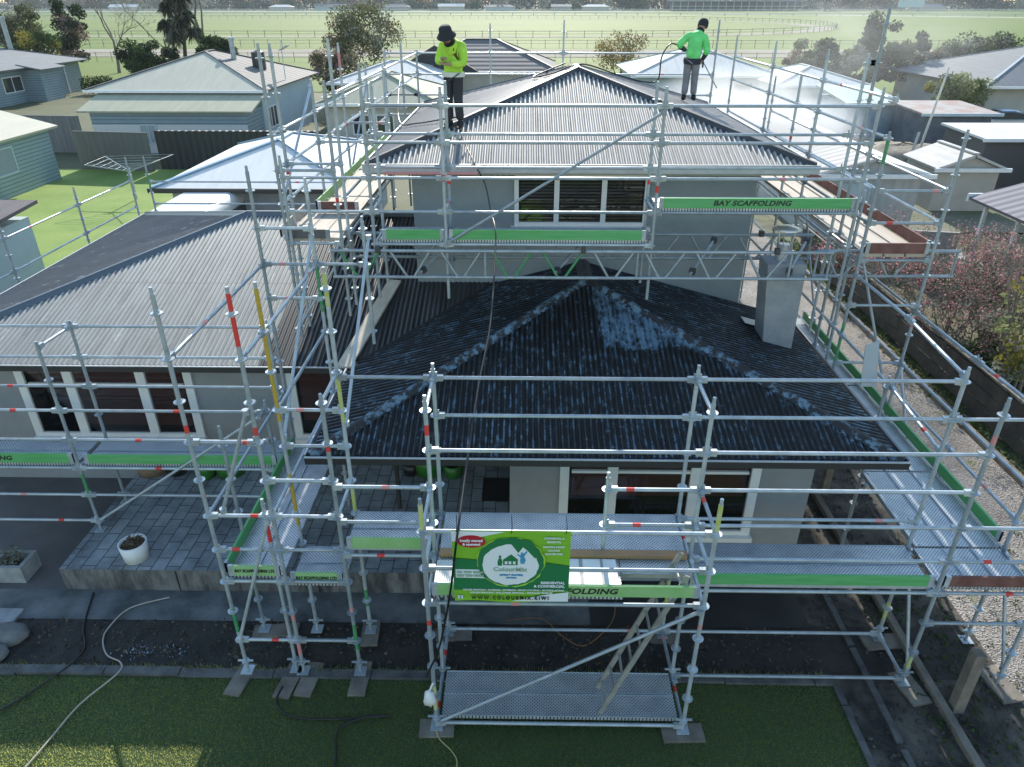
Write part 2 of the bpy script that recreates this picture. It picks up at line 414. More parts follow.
m_capflake = mat('flaked_ridge_cap', (.12,.20,.27), .6, rgb2=(.016,.017,.019), scale=7.5, detail=8, contrast=(.49,.58))
m_capgrey = mat('grey_ridge_cap', (.09,.09,.095), .6, rgb2=(.05,.05,.052), scale=4)
m_gut = mat('gutter_dark', (.035,.033,.032), .5); m_gut2 = mat('gutter_grey', (.42,.44,.45), .45, var=.1, scale=4)
m_gut3 = mat('gutter_bluegrey', (.10,.12,.14), .45)
m_wall = mat('rough_render', (.31,.325,.338), .85, rgb2=(.245,.258,.27), scale=1.1, bump=.5, bscale=70, contrast=(.3,.7))
m_white = mat('white_paint', (.74,.75,.75), .5, var=.05, scale=4)
m_soffit = mat('soffit', (.42,.41,.39), .7)
m_blind = mat('maroon_blind', (.21,.075,.068), .7); m_black = mat('dark_interior', (.012,.011,.011), .8)
m_brownblind = mat('brown_slat_blind', (.24,.17,.14), .7)
m_glass = bpy.data.materials.new('window_glass'); m_glass.use_nodes = True; n = m_glass.node_tree
n.nodes.remove(n.nodes['Principled BSDF']); gl = N(n, 'BsdfGlossy'); gl.inputs['Roughness'].default_value = .02
tr = N(n, 'BsdfTransparent'); tr.inputs[0].default_value = (.75,.78,.78,1); fr = N(n, 'Fresnel'); fr.inputs[0].default_value = 1.45
mx = N(n, 'MixShader'); link(n, fr.outputs[0], mx.inputs[0]); link(n, tr.outputs[0], mx.inputs[1]); link(n, gl.outputs[0], mx.inputs[2])
link(n, mx.outputs[0], n.nodes['Material Output'].inputs[0])

# ------------------------------------------------------------------ the house
house = thing('house', 'grey rendered house with corrugated hip roofs, wrapped in scaffolding', 'house', (1.1, 8.15, 0))
def pl_front(x, y): return EZ + PL*(y-EY)
# walls (butted, never overlapping)
b = MB(); b.box(-.16, 4.06, 8.15, 11.2, 0, 2.62); wall_f = b.build('wall', m_wall, house)
b = MB(); b.box(-1.93, 4.02, WY, 19.45, 2.3, 5.42); wall_u = b.build('wall', mat('blue_grey_render', (.29,.335,.36), .85, rgb2=(.24,.28,.305), scale=1.1, bump=.5, bscale=70), house)
b = MB(); b.box(-9.9, -2.35, 10.65, 18.7, 0, 2.62); b.box(-2.35, 4.0, 11.2, 12.4, 0, 2.55); wall_l = b.build('wall', m_wall, house)
# front (lower) roof
rf = corr('roof', m_flx, house, [(EX0,EY,EZ),(EX1,EY,EZ),(AX,AY,AZ)], (1,0,0), .078, .016)
corr('side_sheet', m_fly, rf, [(EX1,EY,EZ),(EX1,WY-.02,EZ),(AX,WY-.02,AZ),(AX,AY,AZ)], (0,1,0), .10, .014)
vy = LY; vx = EX0
corr('side_sheet', m_fly, rf, [(EX0,EY,EZ),(AX,AY,AZ),(AX,WY-.02,AZ),(EX0+WY-LY,WY-.02,EZ+PL*(WY-LY)),(EX0,LY,EZ)], (0,1,0), .10, .014)
cap('hip_cap', m_capflake, rf, [(EX0,EY,EZ),(AX,AY,AZ)], .20, .028); cap('hip_cap', m_capflake, rf, [(EX1,EY,EZ),(AX,AY,AZ)], .20, .028)
cap('ridge_cap', m_capdark, rf, [(AX,AY,AZ),(AX,WY-.02,AZ)])
b = MB(); b.beam((EX0, LY-.02, EZ+.012), (EX0+WY-LY, WY-.02, EZ+PL*(WY-LY)+.012), .07, .01); b.build('valley_gutter', m_black, rf)
def gutter(parent, a, c, m, wd=.13, ht=.10, dz=-.045):
    a = Vector(a); c = Vector(c); d = (c-a).normalized(); o = Vector((d.y, -d.x, 0))
    b = MB(); b.beam(a + o*.06 + Vector((0,0,dz)), c + o*.06 + Vector((0,0,dz)), .012, ht)
    b.beam(a - o*.02 + Vector((0,0,dz-ht/2)), c - o*.02 + Vector((0,0,dz-ht/2)), .14, .012)
    b.beam(a + o*.06 + Vector((0,0,dz+ht/2+.007)), c + o*.06 + Vector((0,0,dz+ht/2+.007)), .03, .013, 1)
    return b.build('gutter', [m, m_gut2 if m is m_gut else m], parent)
gutter(rf, (EX0-.05,EY,EZ), (EX1+.06,EY,EZ), m_gut); gutter(rf, (EX1,EY,EZ), (EX1,WY,EZ), m_gut3); gutter(rf, (EX0,LY,EZ), (EX0,EY,EZ), m_gut2)
b = MB(); b.slab([(EX0+.05,EY+.05,EZ-.10),(EX1-.05,EY+.05,EZ-.10),(EX1-.05,8.14,EZ-.10),(EX0+.05,8.14,EZ-.10)], .012)
b.slab([(EX0+.05,8.15,EZ-.10),(-.17,8.15,EZ-.10),(-.17,10.64,EZ-.10),(EX0+.05,10.64,EZ-.10)], .012)
b.slab([(4.07,8.15,EZ-.10),(EX1-.05,8.15,EZ-.10),(EX1-.05,12.4,EZ-.10),(4.07,12.4,EZ-.10)], .012)
b.build('soffit', m_soffit, rf)
# upper roof
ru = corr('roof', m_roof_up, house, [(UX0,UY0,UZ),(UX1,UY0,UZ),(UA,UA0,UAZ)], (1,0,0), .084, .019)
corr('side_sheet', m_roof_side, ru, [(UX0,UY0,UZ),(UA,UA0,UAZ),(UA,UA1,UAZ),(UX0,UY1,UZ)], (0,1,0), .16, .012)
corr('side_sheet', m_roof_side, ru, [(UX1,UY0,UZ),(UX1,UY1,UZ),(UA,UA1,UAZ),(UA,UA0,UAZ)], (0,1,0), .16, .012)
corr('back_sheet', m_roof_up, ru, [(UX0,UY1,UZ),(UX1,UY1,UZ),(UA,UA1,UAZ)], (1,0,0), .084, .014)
for a in ((UX0,UY0),(UX1,UY0)): cap('hip_cap', m_capdark, ru, [(a[0],a[1],UZ),(UA,UA0,UAZ)], .18)
for a in ((UX0,UY1),(UX1,UY1)): cap('hip_cap', m_capdark, ru, [(a[0],a[1],UZ),(UA,UA1,UAZ)])
cap('ridge_cap', m_gut2, ru, [(UA,UA0,UAZ),(UA,UA1,UAZ)])
gutter(ru, (UX0-.05,UY0,UZ), (UX1+.06,UY0,UZ), m_gut2, ht=.13); gutter(ru, (UX1,UY0,UZ), (UX1,UY1,UZ), m_gut2); gutter(ru, (UX0,UY1,UZ), (UX0,UY0,UZ), m_gut2)
b = MB(); b.box(UX0+.05, UX1-.05, UY0+.05, WY-.01, UZ-.16, UZ-.14); b.box(UX0+.05, -1.94, WY, UY1-.05, UZ-.16, UZ-.14); b.box(4.03, UX1-.05, WY, UY1-.05, UZ-.16, UZ-.14)
b.build('soffit', m_soffit, ru)
# left wing roof
RXL = LX + LD
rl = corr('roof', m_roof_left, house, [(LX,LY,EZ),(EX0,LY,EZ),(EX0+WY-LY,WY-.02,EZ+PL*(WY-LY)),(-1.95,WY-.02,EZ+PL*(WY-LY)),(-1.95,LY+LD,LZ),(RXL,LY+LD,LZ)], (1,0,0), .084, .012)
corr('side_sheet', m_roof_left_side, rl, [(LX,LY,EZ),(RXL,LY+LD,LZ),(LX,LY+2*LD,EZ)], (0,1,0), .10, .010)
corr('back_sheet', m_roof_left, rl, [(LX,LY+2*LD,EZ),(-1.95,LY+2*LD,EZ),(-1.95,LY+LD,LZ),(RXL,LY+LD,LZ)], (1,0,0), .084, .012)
cap('hip_cap', m_gut3, rl, [(LX,LY,EZ),(RXL,LY+LD,LZ)]); cap('hip_cap', m_gut3, rl, [(LX,LY+2*LD,EZ),(RXL,LY+LD,LZ)])
cap('ridge_cap', m_gut3, rl, [(RXL,LY+LD,LZ),(-1.96,LY+LD,LZ)])
gutter(rl, (LX-.05,LY,EZ), (EX0-.1,LY,EZ), m_gut); gutter(rl, (LX,LY+2*LD,EZ), (LX,LY,EZ), m_gut2)
b = MB(); b.slab([(LX+.05,LY+.05,EZ-.10),(EX0,LY+.05,EZ-.10),(EX0,10.64,EZ-.10),(LX+.05,10.64,EZ-.10)], .012); b.build('soffit', m_soffit, rl)
# windows
def window(parent, x0, x1, z0, z1, y, mull, sill=.06, blind=None, blind_h=.6, transom=None, fw=.07, mframe=None, slats=False):
    """frame standing 5 cm proud of a wall facing -y; panes in front of a dark back, blinds between"""
    mf = mframe or m_white
    f = MB()
    f.box(x0-fw, x0+fw*.4, y-.06, y-.002, z0-.02, z1+fw); f.box(x1-fw*.4, x1+fw, y-.06, y-.002, z0-.02, z1+fw)
    f.box(x0+fw*.4, x1-fw*.4, y-.06, y-.002, z1, z1+fw); f.box(x0+fw*.4, x1-fw*.4, y-.06, y-.002, z0-.02, z0+.05)
    for k, mxx in enumerate(mull): f.box(mxx-fw*.8, mxx+fw*.8, y-.062, y-.002, z0+.05, z1)
    xs = [x0] + list(mull) + [x1]
    if transom:
        for a, c in zip(xs[:-1], xs[1:]): f.box(a+fw*.8, c-fw*.8, y-.055, y-.002, transom-.02, transom+.02)
    fo = f.build('window', mf, parent)
    s = MB(); s.box(x0-.12, x1+.12, y-.13, y-.003, z0-.10, z0-.022); s.build('sill', mf, fo)
    for a, c in zip(xs[:-1], xs[1:]):
        q = MB(); q.box(a+fw*.4, c-fw*.4, y-.022, y-.018, z0+.05, z1); q.build('pane', m_glass, fo)
    d = MB(); d.add([(x0,y-.004,z0),(x1,y-.004,z0),(x1,y-.004,z1),(x0,y-.004,z1)], [(0,1,2,3)]); d.build('dark_interior', m_black, fo)
    if blind:
        q = MB()
        for a, c in zip(xs[:-1], xs[1:]):
            if slats:
                z = z1-.03
                while z > z1 - (z1-z0)*blind_h: q.box(a+fw*.8+.01, c-fw*.8-.01, y-.014, y-.008, z-.03, z); z -= .055
            else: q.box(a+fw*.8+.01, c-fw*.8-.01, y-.012, y-.007, z1-(z1-z0)*blind_h, z1)
        q.build('blind', blind, fo)
    return fo
window(wall_f, .63, 3.22, .98, 2.32, 8.15, [1.27, 2.42], blind=m_blind, blind_h=.52, transom=2.05, fw=.09)
window(wall_l, -8.55, -5.72, .98, 2.28, 10.65, [-7.75, -6.5], blind=m_blind, blind_h=.85, transom=2.0, fw=.10)
window(wall_l, -3.90, -2.70, .98, 2.28, 10.65, [-3.1], blind=m_blind, blind_h=.75, fw=.10)
window(wall_u, -.10, 2.12, 4.30, 5.12, WY, [.58, 1.40], blind=m_brownblind, blind_h=.98, fw=.055, slats=True)
b = MB(); b.box(-8.05, -7.35, 10.62, 10.648, .52, .72)
for i in range(5): b.box(-8.03, -7.37, 10.60, 10.62, .54+i*.036, .555+i*.036)
b.build('vent', mat('vent_grey', (.10,.10,.10), .6), wall_l)
b = MB(); b.add([(3.98,10.72,2.72),(4.46,10.72,2.72),(4.46,11.2,2.72),(3.98,11.2,2.72),(3.84,10.74,4.16),(4.45,10.74,4.16),(4.45,11.2,4.16),(3.84,11.2,4.16)], [(0,3,2,1),(4,5,6,7),(0,1,5,4),(1,2,6,5),(2,3,7,6),(3,0,4,7)]); ch = b.build('chimney', mat('chimney_render', (.33,.35,.37), .8, rgb2=(.24,.26,.285), scale=3, bump=.5, bscale=50), rf)
b = MB(); b.tube((4.12,10.97,4.16), (4.12,10.97,4.42), .085, 14)
for q in (0,2.1,4.2): b.tube((4.12+.08*math.cos(q),10.97+.08*math.sin(q),4.3), (4.12+.16*math.cos(q),10.97+.16*math.sin(q),4.67), .008, 6)
b.lathe((4.12,10.97,4.66), [(.0,.05),(.12,.04),(.22,.0),(.21,-.01),(.0,.02)], 22); b.build('flue_cowl', mat('cowl_metal', (.62,.63,.63), .4, .6), ch)
b = MB(); b.slab([(3.8,11.22,2.96),(4.6,11.22,2.74),(4.6,11.5,2.74),(3.8,11.5,2.96)], .01); b.build('flashing', m_gut2, ch)
b = MB(); b.tube((-2.0,9.35,.40), (-2.0,9.35,2.49), .035, 10); b.build('porch_post', m_gut, house)
# patio: raised paved terrace
m_pav, n, p = nodes_of('patio_pavers', .6, 0, .4)
pos = N(n, 'NewGeometry').outputs['Position']
br = N(n, 'TexBrick'); br.inputs['Scale'].default_value = 1.; br.inputs['Brick Width'].default_value = .36; br.inputs['Row Height'].default_value = .21
br.inputs['Mortar Size'].default_value = .009; br.inputs['Color1'].default_value = (.31,.335,.35,1); br.inputs['Color2'].default_value = (.42,.45,.465,1); br.inputs['Mortar'].default_value = (.10,.105,.11,1)
mp = N(n, 'Mapping'); mp.inputs['Rotation'].default_value = (0,0,R(90)); link(n, pos, mp.inputs[0]); link(n, mp.outputs[0], br.inputs[0])
dirtn = ramp(n, noise(n, pos, 1.3, 6, .7), [(.32, (.30,.31,.32)), (.55, (.75,.76,.77)), (.72, (1,1,1))])
link(n, mix(n, 1., br.outputs['Color'], dirtn, 'MULTIPLY'), p.inputs['Base Color']); bump(n, p, br.outputs['Fac'], -.4, .01)
m_pface = mat('patio_face', (.20,.20,.195), .75, rgb2=(.05,.05,.052), scale=2.6, bump=.4, bscale=20, contrast=(.38,.66), stretch=(2.2,1,.6))
b = MB(); b.box(-6.82, -.17, 7.84, 10.64, -.02, .40, 0)
b.m[1] = 1
for q in (-5.1, -3.0, -1.2): b.box(q, q+.015, 7.832, 7.839, 0, .38, 2)
struct(b.build('patio', [m_pface, m_pav, m_black]))

# ------------------------------------------------------------------ scaffolding
def galv():
    m, n, p = nodes_of('galvanised_steel', .42, .30)
    pos = N(n, 'NewGeometry').outputs['Position']
    c = ramp(n, noise(n, pos, 5, 5), [(.3, (.36,.42,.46)), (.7, (.56,.62,.66))])
    oi = N(n, 'ObjectInfo'); c = mix(n, 1., c, ramp(n, oi.outputs['Random'], [(0, (.62,.64,.66)), (1, (1.,1.,1.))]), 'MULTIPLY')
    c = mix(n, ramp(n, noise(n, pos, 9, 6, .75), [(.60, B0), (.68, (.7,.7,.7))]), c, (.22,.21,.19))
    c = mix(n, ramp(n, noise(n, pos, 23, 3, .6), [(.70, B0), (.73, (.8,.8,.8))]), c, (.72,.73,.72))
    link(n, c, p.inputs['Base Color']); link(n, ramp(n, noise(n, pos, 14, 4), [(.3, (.3,.3,.3)), (.7, (.55,.55,.55))]), p.inputs['Roughness']); return m
m_galv = galv()
m_yel = mat('yellow_tube_paint', (.55,.36,.03), .6, rgb2=(.40,.30,.06), scale=12); m_lime = mat('lime_tube_paint', (.42,.50,.08), .6, rgb2=(.50,.52,.34), scale=14)
m_grn = mat('green_tube_paint', (.03,.25,.09), .6, rgb2=(.12,.30,.16), scale=12); m_red = mat('red_tape', (.62,.05,.04), .6); m_pink = mat('faded_red_tape', (.60,.25,.24), .6)
m_clip = mat('dark_coupler', (.06,.06,.06), .6)
m_toe = mat('green_toe_board', (.075,.36,.11), .6, rgb2=(.14,.42,.17), scale=3, stretch=(.5,1,6)); m_toe2 = mat('pale_green_toe_board', (.20,.45,.15), .6, rgb2=(.30,.50,.24), scale=3)
m_brown = mat('brown_toe_board', (.115,.042,.036), .7, rgb2=(.19,.09,.075), scale=5); m_toedk = mat('dark_toe_board', (.10,.10,.105), .7, var=.2)
m_ply = mat('pale_planks', (.52,.46,.38), .8, rgb2=(.40,.36,.31), scale=2, stretch=(6,.5,1)); m_ink = mat('black_lettering', (.02,.03,.022), .6)
m_wood = mat('weathered_timber', (.25,.22,.18), .85, rgb2=(.13,.11,.09), scale=3, bump=.3, bscale=20)
# perforated steel deck
m_deck, n, p = nodes_of('perforated_deck', .45, .4)
pos = N(n, 'NewGeometry').outputs['Position']; sep = N(n, 'SeparateXYZ'); link(n, pos, sep.inputs[0])
fx = mth(n, 'SINE', mth(n, 'MULTIPLY', sep.outputs['X'], 2*math.pi/.043)); fy = mth(n, 'SINE', mth(n, 'MULTIPLY', sep.outputs['Y'], 2*math.pi/.043))
hole = mth(n, 'GREATER_THAN', mth(n, 'MULTIPLY', fx, fy), .42)
dc = ramp(n, noise(n, pos, 4, 5), [(.3, (.40,.43,.45)), (.7, (.60,.63,.64))])
link(n, mix(n, hole, dc, (.05,.06,.065)), p.inputs['Base Color'])
srnd = random.Random(11)
def levels(z0, z1, base): 
    k = math.ceil((z0+.03-base)/.5); out = []
    while base + k*.5 < z1-.02: out.append(base + k*.5); k += 1
    return out
class Scaf:
    def __init__(s, name, label, loc, base=.1, dz=0.):
        s.dz = dz
        s.t = thing(name, label, 'scaffold', loc, 'scaffold runs around the house'); s.base = base
    def std(s, x, y, z0, z1, bands=(), foot=True, spigot=True):
        b = MB(); r = .0245; zz = sorted(set([z0 + (.22 if foot else 0), z1] + [q for a in bands for q in a[:2]]))
        idx = {'y': 1, 'l': 2, 'g': 3, 'r': 4, 'p': 5}
        for a, c in zip(zz[:-1], zz[1:]):
            mi = 0
            for ba in bands:
                if ba[0] <= (a+c)/2 <= ba[1]: mi = idx[ba[2]]
            b.tube((x,y,a), (x,y,c), r, 10, None, mi, True)
        for z in levels(z0 + (.25 if foot else .05), z1, s.base):
            z -= s.dz*z/4
            b.disc((x,y,z), .062, .011, 12); b.tube((x,y,z-.03), (x,y,z+.03), .031, 10)
        if spigot: b.tube((x,y,z1), (x,y,z1+.07), .019, 8)
        o = b.build('standard', [m_galv, m_yel, m_lime, m_grn, m_red, m_pink], s.t)
        if foot:
            f = MB(); f.box(x-.075, x+.075, y-.075, y+.075, z0+.002, z0+.012); f.tube((x,y,z0+.012), (x,y,z0+.25), .019, 10)
            f.disc((x,y,z0+.17), .05, .03, 8); f.beam((x-.1,y,z0+.18), (x+.1,y,z0+.18), .02, .02); f.build('base_jack', m_galv, o)
        return o
    def led(s, a, c, name='ledger', r=.0225, tape=None):
        a = Vector(a); c = Vector(c); a.z -= s.dz*a.z/4; c.z -= s.dz*c.z/4; d = (c-a).normalized(); b = MB()
        p = a + d*.062; q = c - d*.062
        if tape is None and srnd.random() < .35: tape = srnd.uniform(.15,.85)
        if tape and (q-p).length > .6:
            t0 = p + (q-p)*tape; t1 = t0 + d*.09
            b.tube(p, t0, r, 8); b.tube(t0, t1, r+.001, 8, None, 1 if srnd.random() < .6 else 2); b.tube(t1, q, r, 8)
        else: b.tube(p, q, r, 8)
        for e, sg in ((p, 1), (q, -1)):
            b.beam(e - d*sg*.045, e + d*sg*.05, .045, .07)
            b.beam(e - d*sg*.028 + Vector((0,0,-.055)), e - d*sg*.028 + Vector((0,0,.075)), .01, .022, 0, (1,.3,0))
        return b.build(name, [m_galv, m_red, m_pink], s.t)
    def brace(s, a, c, tape=False):
        a = Vector(a); c = Vector(c); d = (c-a).normalized(); b = MB(); b.tube(a, c, .0215, 8)
        for e in (a, c): b.disc((e.x,e.y,e.z), .04, .06, 8)
        return b.build('brace', m_galv, s.t)
    def tubeclip(s, a, c):
        b = MB(); b.tube(a, c, .0242, 8); a = Vector(a); c = Vector(c); d = (c-a).normalized()
        for e in (a + d*.08, c - d*.08): b.beam(e - d*.04, e + d*.04, .085, .085, 1)
        return b.build('guard_tube', [m_galv, m_clip], s.t)
    def deck(s, x0, x1, y0, y1, z, n, ax, m=None, gap=.012, name='deck_plank'):
        for i in range(n):
            b = MB()
            if ax == 'x':
                ya = y0 + (y1-y0)*i/n + gap/2; yb = y0 + (y1-y0)*(i+1)/n - gap/2
                b.box(x0+.01, x1-.01, ya, yb, z-.055, z); b.box(x0+.01, x1-.01, ya, ya+.012, z, z+.006, 1); b.box(x0+.01, x1-.01, yb-.012, yb, z, z+.006, 1)
            else:
                xa = x0 + (x1-x0)*i/n + gap/2; xb = x0 + (x1-x0)*(i+1)/n - gap/2
                b.box(xa, xb, y0+.01, y1-.01, z-.055, z); b.box(xa, xa+.012, y0+.01, y1-.01, z, z+.006, 1); b.box(xb-.012, xb, y0+.01, y1-.01, z, z+.006, 1)
            b.build(name, [m or m_deck, m or m_galv], s.t)
    def toe(s, a, c, z, m, h=.15, text=None, tx=0, twid=None, tsize=.105):
        b = MB(); a = Vector((a[0],a[1],z+h/2)); c = Vector((c[0],c[1],z+h/2)); b.beam((a.x,a.y,z+h/2), (c.x,c.y,z+h/2), .03, h)
        d = (c-a).normalized()
        for e in (a, c): b.beam((e.x,e.y,z+h/2), Vector((e.x,e.y,z+h/2)) + d*(.06 if e is a else -.06), .036, h+.008, 1)
        o = b.build('toe_board', [m, m_galv], s.t)
        if text: lettering(text, tsize, (tx, a.y-.0165, z+h/2), m_ink, o, twid, .004, .22, 1.05)
        return o
    def truss(s, x0, x1, y, zt, zb, green=()):
        b = MB(); b.tube((x0,y,zt), (x1,y,zt), .027, 8); b.tube((x0,y,zb), (x1,y,zb), .027, 8)
        x = x0+.05; k = 0; b.tube((x0+.03,y,zt), (x0+.03,y,zb), .02, 8); b.tube((x1-.03,y,zt), (x1-.03,y,zb), .02, 8)
        while x + .72 < x1 - .02:
            mi = 1 if k in green else 0
            b.tube((x+.08,y,zt), (x+.33,y,zb), .0205, 6, None, mi); b.tube((x+.43,y,zb), (x+.70,y,zt), .0205, 6, None, mi)
            if k % 3 == 2: b.tube((x+.76,y,zt), (x+.76,y,zb), .0205, 6)
            x += .78; k += 1
        for xx in (x0+.7, (x0+x1)/2, x1-.9):
            b.beam((xx,y-.03,zt+.03), (xx+.07,y-.03,zt+.03), .08, .09, 2)
        return b.build('lattice_beam', [m_galv, m_grn, m_clip], s.t)

YA, YB, YC = 5.62, 6.35, 7.08
X0, X1, X2, X3, X4 = -2.09, -1.0, 1.97, 4.95, 6.17
# --- front run with the centre tower
S = Scaf('scaffold', 'front scaffold run with a projecting tower bay that carries the green banner', (0.5, 6.35, 0), .1, .05)
S.std(X1,YA,.03,3.40, [(3.05,3.40,'l'), (1.75,1.82,'r'), (.35,.75,'l')]); S.std(X2,YA,.03,3.43, [(3.1,3.43,'l'), (1.75,1.8,'p')])
S.std(X1,YB,0,4.16, [(3.75,3.88,'r')]); S.std(X2,YB,.03,4.16); S.std(X3,YB,.03,4.18, [(3.7,3.8,'p'), (.3,.5,'l')]); S.std(X4,YB,0,4.18)
S.std(X1,YC,.03,4.16, [(1.0,1.6,'g')]); S.std(X2,YC,.03,4.16, [(.4,1.1,'l')]); S.std(X3,YC,.03,4.16, [(.4,.7,'l')]); S.std(X4,YC,0,3.2)
S.std(.95, YB, 2.10, 3.22, [], False)
for z in (4.1, 3.6): S.led((X0 if z > 4 else X1,YC,z), (X1,YC,z)) if z > 4 else None; S.led((X1,YC,z), (X2,YC,z)); S.led((X2,YC,z), (X3,YC,z))
S.led((X3,YC,3.6), (X4,YC,3.6))
for z in (3.1, 2.6, 2.1): S.led((X0,YB,z), (X1,YB,z))
S.led((X0,YC,2.1), (X1,YC,2.1)); S.led((X1,YC,2.1), (X2,YC,2.1)); S.led((X2,YC,2.1), (X3,YC,2.1)); S.led((X2,YC,1.6), (X3,YC,1.6))
S.led((X1,YB,3.6), (X2,YB,3.6)); S.led((.95,YB,3.1), (X2,YB,3.1)); S.led((.95,YB,2.6), (X2,YB,2.6)); S.led((X1,YB,2.1), (X2,YB,2.1))
for z in (3.6, 3.1, 2.6, 2.1, 1.6, .1): S.led((X2,YB,z), (X3,YB,z))
S.led((X1,YC,.1), (X2,YC,.1)); S.led((X2,YC,.1), (X3,YC,.1))
for z in (2.6, 2.1, 1.6, 1.1): S.led((X3,YB,z), (X4,YB,z))
S.led((X3,YC,1.6), (X4,YC,1.6))
for z in (3.1, 2.6, 2.1, .1): S.led((X1,YA,z), (X2,YA,z))
for xx in (X1, X2):
    for z in (3.1, 2.6, 2.1, .1): S.led((xx,YA,z), (xx,YB,z), 'transom')
    S.led((xx,YB,4.1), (xx,YC,4.1), 'transom'); S.led((xx,YB,2.1), (xx,YC,2.1), 'transom'); S.led((xx,YB,.1), (xx,YC,.1), 'transom')
for z in (1.6, .1): S.led((X3,YB,z), (X3,YC,z), 'transom')
S.led((X4,YB,1.6), (X4,YC,1.6), 'transom'); S.led((X4,YB,3.6), (X4,YC,3.6), 'transom')
S.brace((X1+.04,YA-.035,.16), (X2-.04,YA-.035,2.02)); S.brace((X3+.035,YB+.05,.25), (X3+.035,YC-.05,1.5)); S.brace((X4+.035,YB+.05,.25), (X4+.035,YC-.05,1.5))
S.deck(X1+.05, 1.12, YA+.04, YB-.03, 2.16, 2, 'x'); S.deck(1.12, X2-.05, YB-.36, YB-.03, 2.16, 1, 'x'); S.deck(X1+.05, X2-.05, YB+.03, YC-.03, 2.16, 2, 'x')
S.deck(X2+.04, X3-.04, YB+.03, YC+.02, 1.66, 2, 'x'); S.deck(X0+.04, X1-.05, YB+.05, YC-.03, 2.16, 2, 'x')
S.deck(X1+.05, X2-.05, YA+.04, YB-.03, .17, 2, 'x'); S.deck(X3+.04, X4-.1, YB+.03, YC-.02, 1.66, 3, 'y')
S.toe((X1+.05,YA+.035), (X2-.06,YA+.035), 2.165, m_toe2, .15, 'BAY SCAFFOLDING', .47, 1.14)
S.toe((X2+.05,YB+.03), (X3-.06,YB+.03), 1.67, m_toe); S.toe((X3+.07,YB+.03), (X4+.3,YB+.03), 1.67, m_brown)
S.toe((X0+.07,YB+.03), (X1-.07,YB+.03), 2.165, m_toe2)
# --- left end of the front: depth run beside the terrace
S = Scaf('scaffold', 'narrow left scaffold run with yellow and red tipped posts beside the paved terrace', (-2.9, 7.5, 0))
XL0, XL1 = -3.58, -2.84
S.std(XL0,YB+.05,.03,5.3, [(3.72,3.82,'r'), (.75,1.15,'g')]); S.std(XL1,YB+.05,.03,5.31, [(4.75,5.31,'r'), (3.7,3.8,'r'), (.35,.6,'p'), (.95,1.05,'p')])
S.std(XL1-.10,YB+.08,.03,2.75, [(2.2,2.62,'r')])
S.std(XL1,YC+.02,.03,5.1, [(3.45,5.1,'y'), (1.9,2.7,'y')]); S.std(X0,YC+.02,.03,5.27, [(4.9,5.27,'l'), (3.45,4.05,'l'), (2.15,2.5,'l'), (.5,.8,'g')])
S.std(X0,YB+.05,.03,4.14, [(3.5,3.6,'r'), (.45,.9,'g'), (1.1,1.2,'p')]); S.std(XL0,YC+.02,.03,3.3)
S.std(XL0,9.35,.42,5.85); S.std(XL1,9.35,.42,5.7, [(3.9,4.6,'g')])
S.std(-2.15,9.35,3.4,5.2,[],False)
for z in (3.6, 2.6, 2.1, 1.6, .6): S.led((XL0,YB+.05,z), (XL1,YB+.05,z))
for z in (3.1, 2.6, 2.1, 1.6, .6): S.led((XL1,YB+.05,z), (X0,YB+.05,z))
for z in (3.6, 3.1): S.led((XL1,YC+.02,z), (X0,YC+.02,z))
for z in (4.6, 2.6): S.led((XL0,YB+.05,z), (XL0,9.35,z))
for z in (4.6, 3.6, 2.6): S.led((XL1,YC+.02,z), (XL1,9.35,z))
S.led((XL1,YB+.05,4.6), (XL1,YC+.02,4.6)); S.led((XL1,YB+.05,2.6), (XL1,YC+.02,2.6))
for z in (4.1, 2.6): S.led((X0,YB+.05,z), (X0,YC+.02,z), 'transom')
for z in (5.1, 4.6, 4.1): S.led((XL0,9.35,z), (XL1,9.35,z))
S.led((XL1,9.35,4.6), (-2.15,9.35,4.6))
S.brace((XL1-.06,YB+.01,2.55), (XL0+.02,YB+.01,.65)); S.brace((XL1-.05,YB+.02,4.0), (XL0+.2,YB+.02,2.7)); S.brace((X0+.02,YC+.06,3.4), (X0+.02,9.3,5.0)); S.brace((XL1,YC+.07,3.2), (XL1,9.3,5.0))
S.deck(XL0+.04, XL1-.03, YB+.08, 9.35, 1.66, 2, 'y'); S.deck(XL1+.04, X0-.04, YB+.08, YC, 1.56, 2, 'x')
S.toe((XL0+.06,YB+.08), (XL1-.06,YB+.08), 1.67, m_toe2, .15, 'BAY SCAFFOLDING LTD', -3.2, .5, .06)
S.toe((XL1+.06,YB+.08), (X0-.06,YB+.08), 1.57, m_toe2, .15, 'BAY SCAFFOLDING LTD', -2.47, .5, .06)
S.toe((XL0+.015,YB+.12), (XL0+.015,9.3), 1.67, m_toe)
# --- run in front of the left wing
S = Scaf('scaffold', 'low scaffold run across the left wing windows with a long green toe board', (-6, 9, 0))
YL, YM = 8.72, 9.45
for xx, f in ((-6.65, .41), (-9.7, 0.)):
    S.std(xx,YL,f,3.62, [(1.05,1.5,'g')] if xx > -7 else []); S.std(xx+.04,YM,f,3.62)
S.std(-3.68,YL+.05,.41,2.7); S.std(-3.72,YM,.41,3.65)
for z in (2.6, 2.1, 1.6, 1.1, .6):
    S.led((-9.7,YL,z), (-6.65,YL,z), tape=srnd.uniform(.5,.95))
    if z > .8: S.led((-6.65,YL,z), (-3.68,YL,z), tape=srnd.uniform(.1,.6))

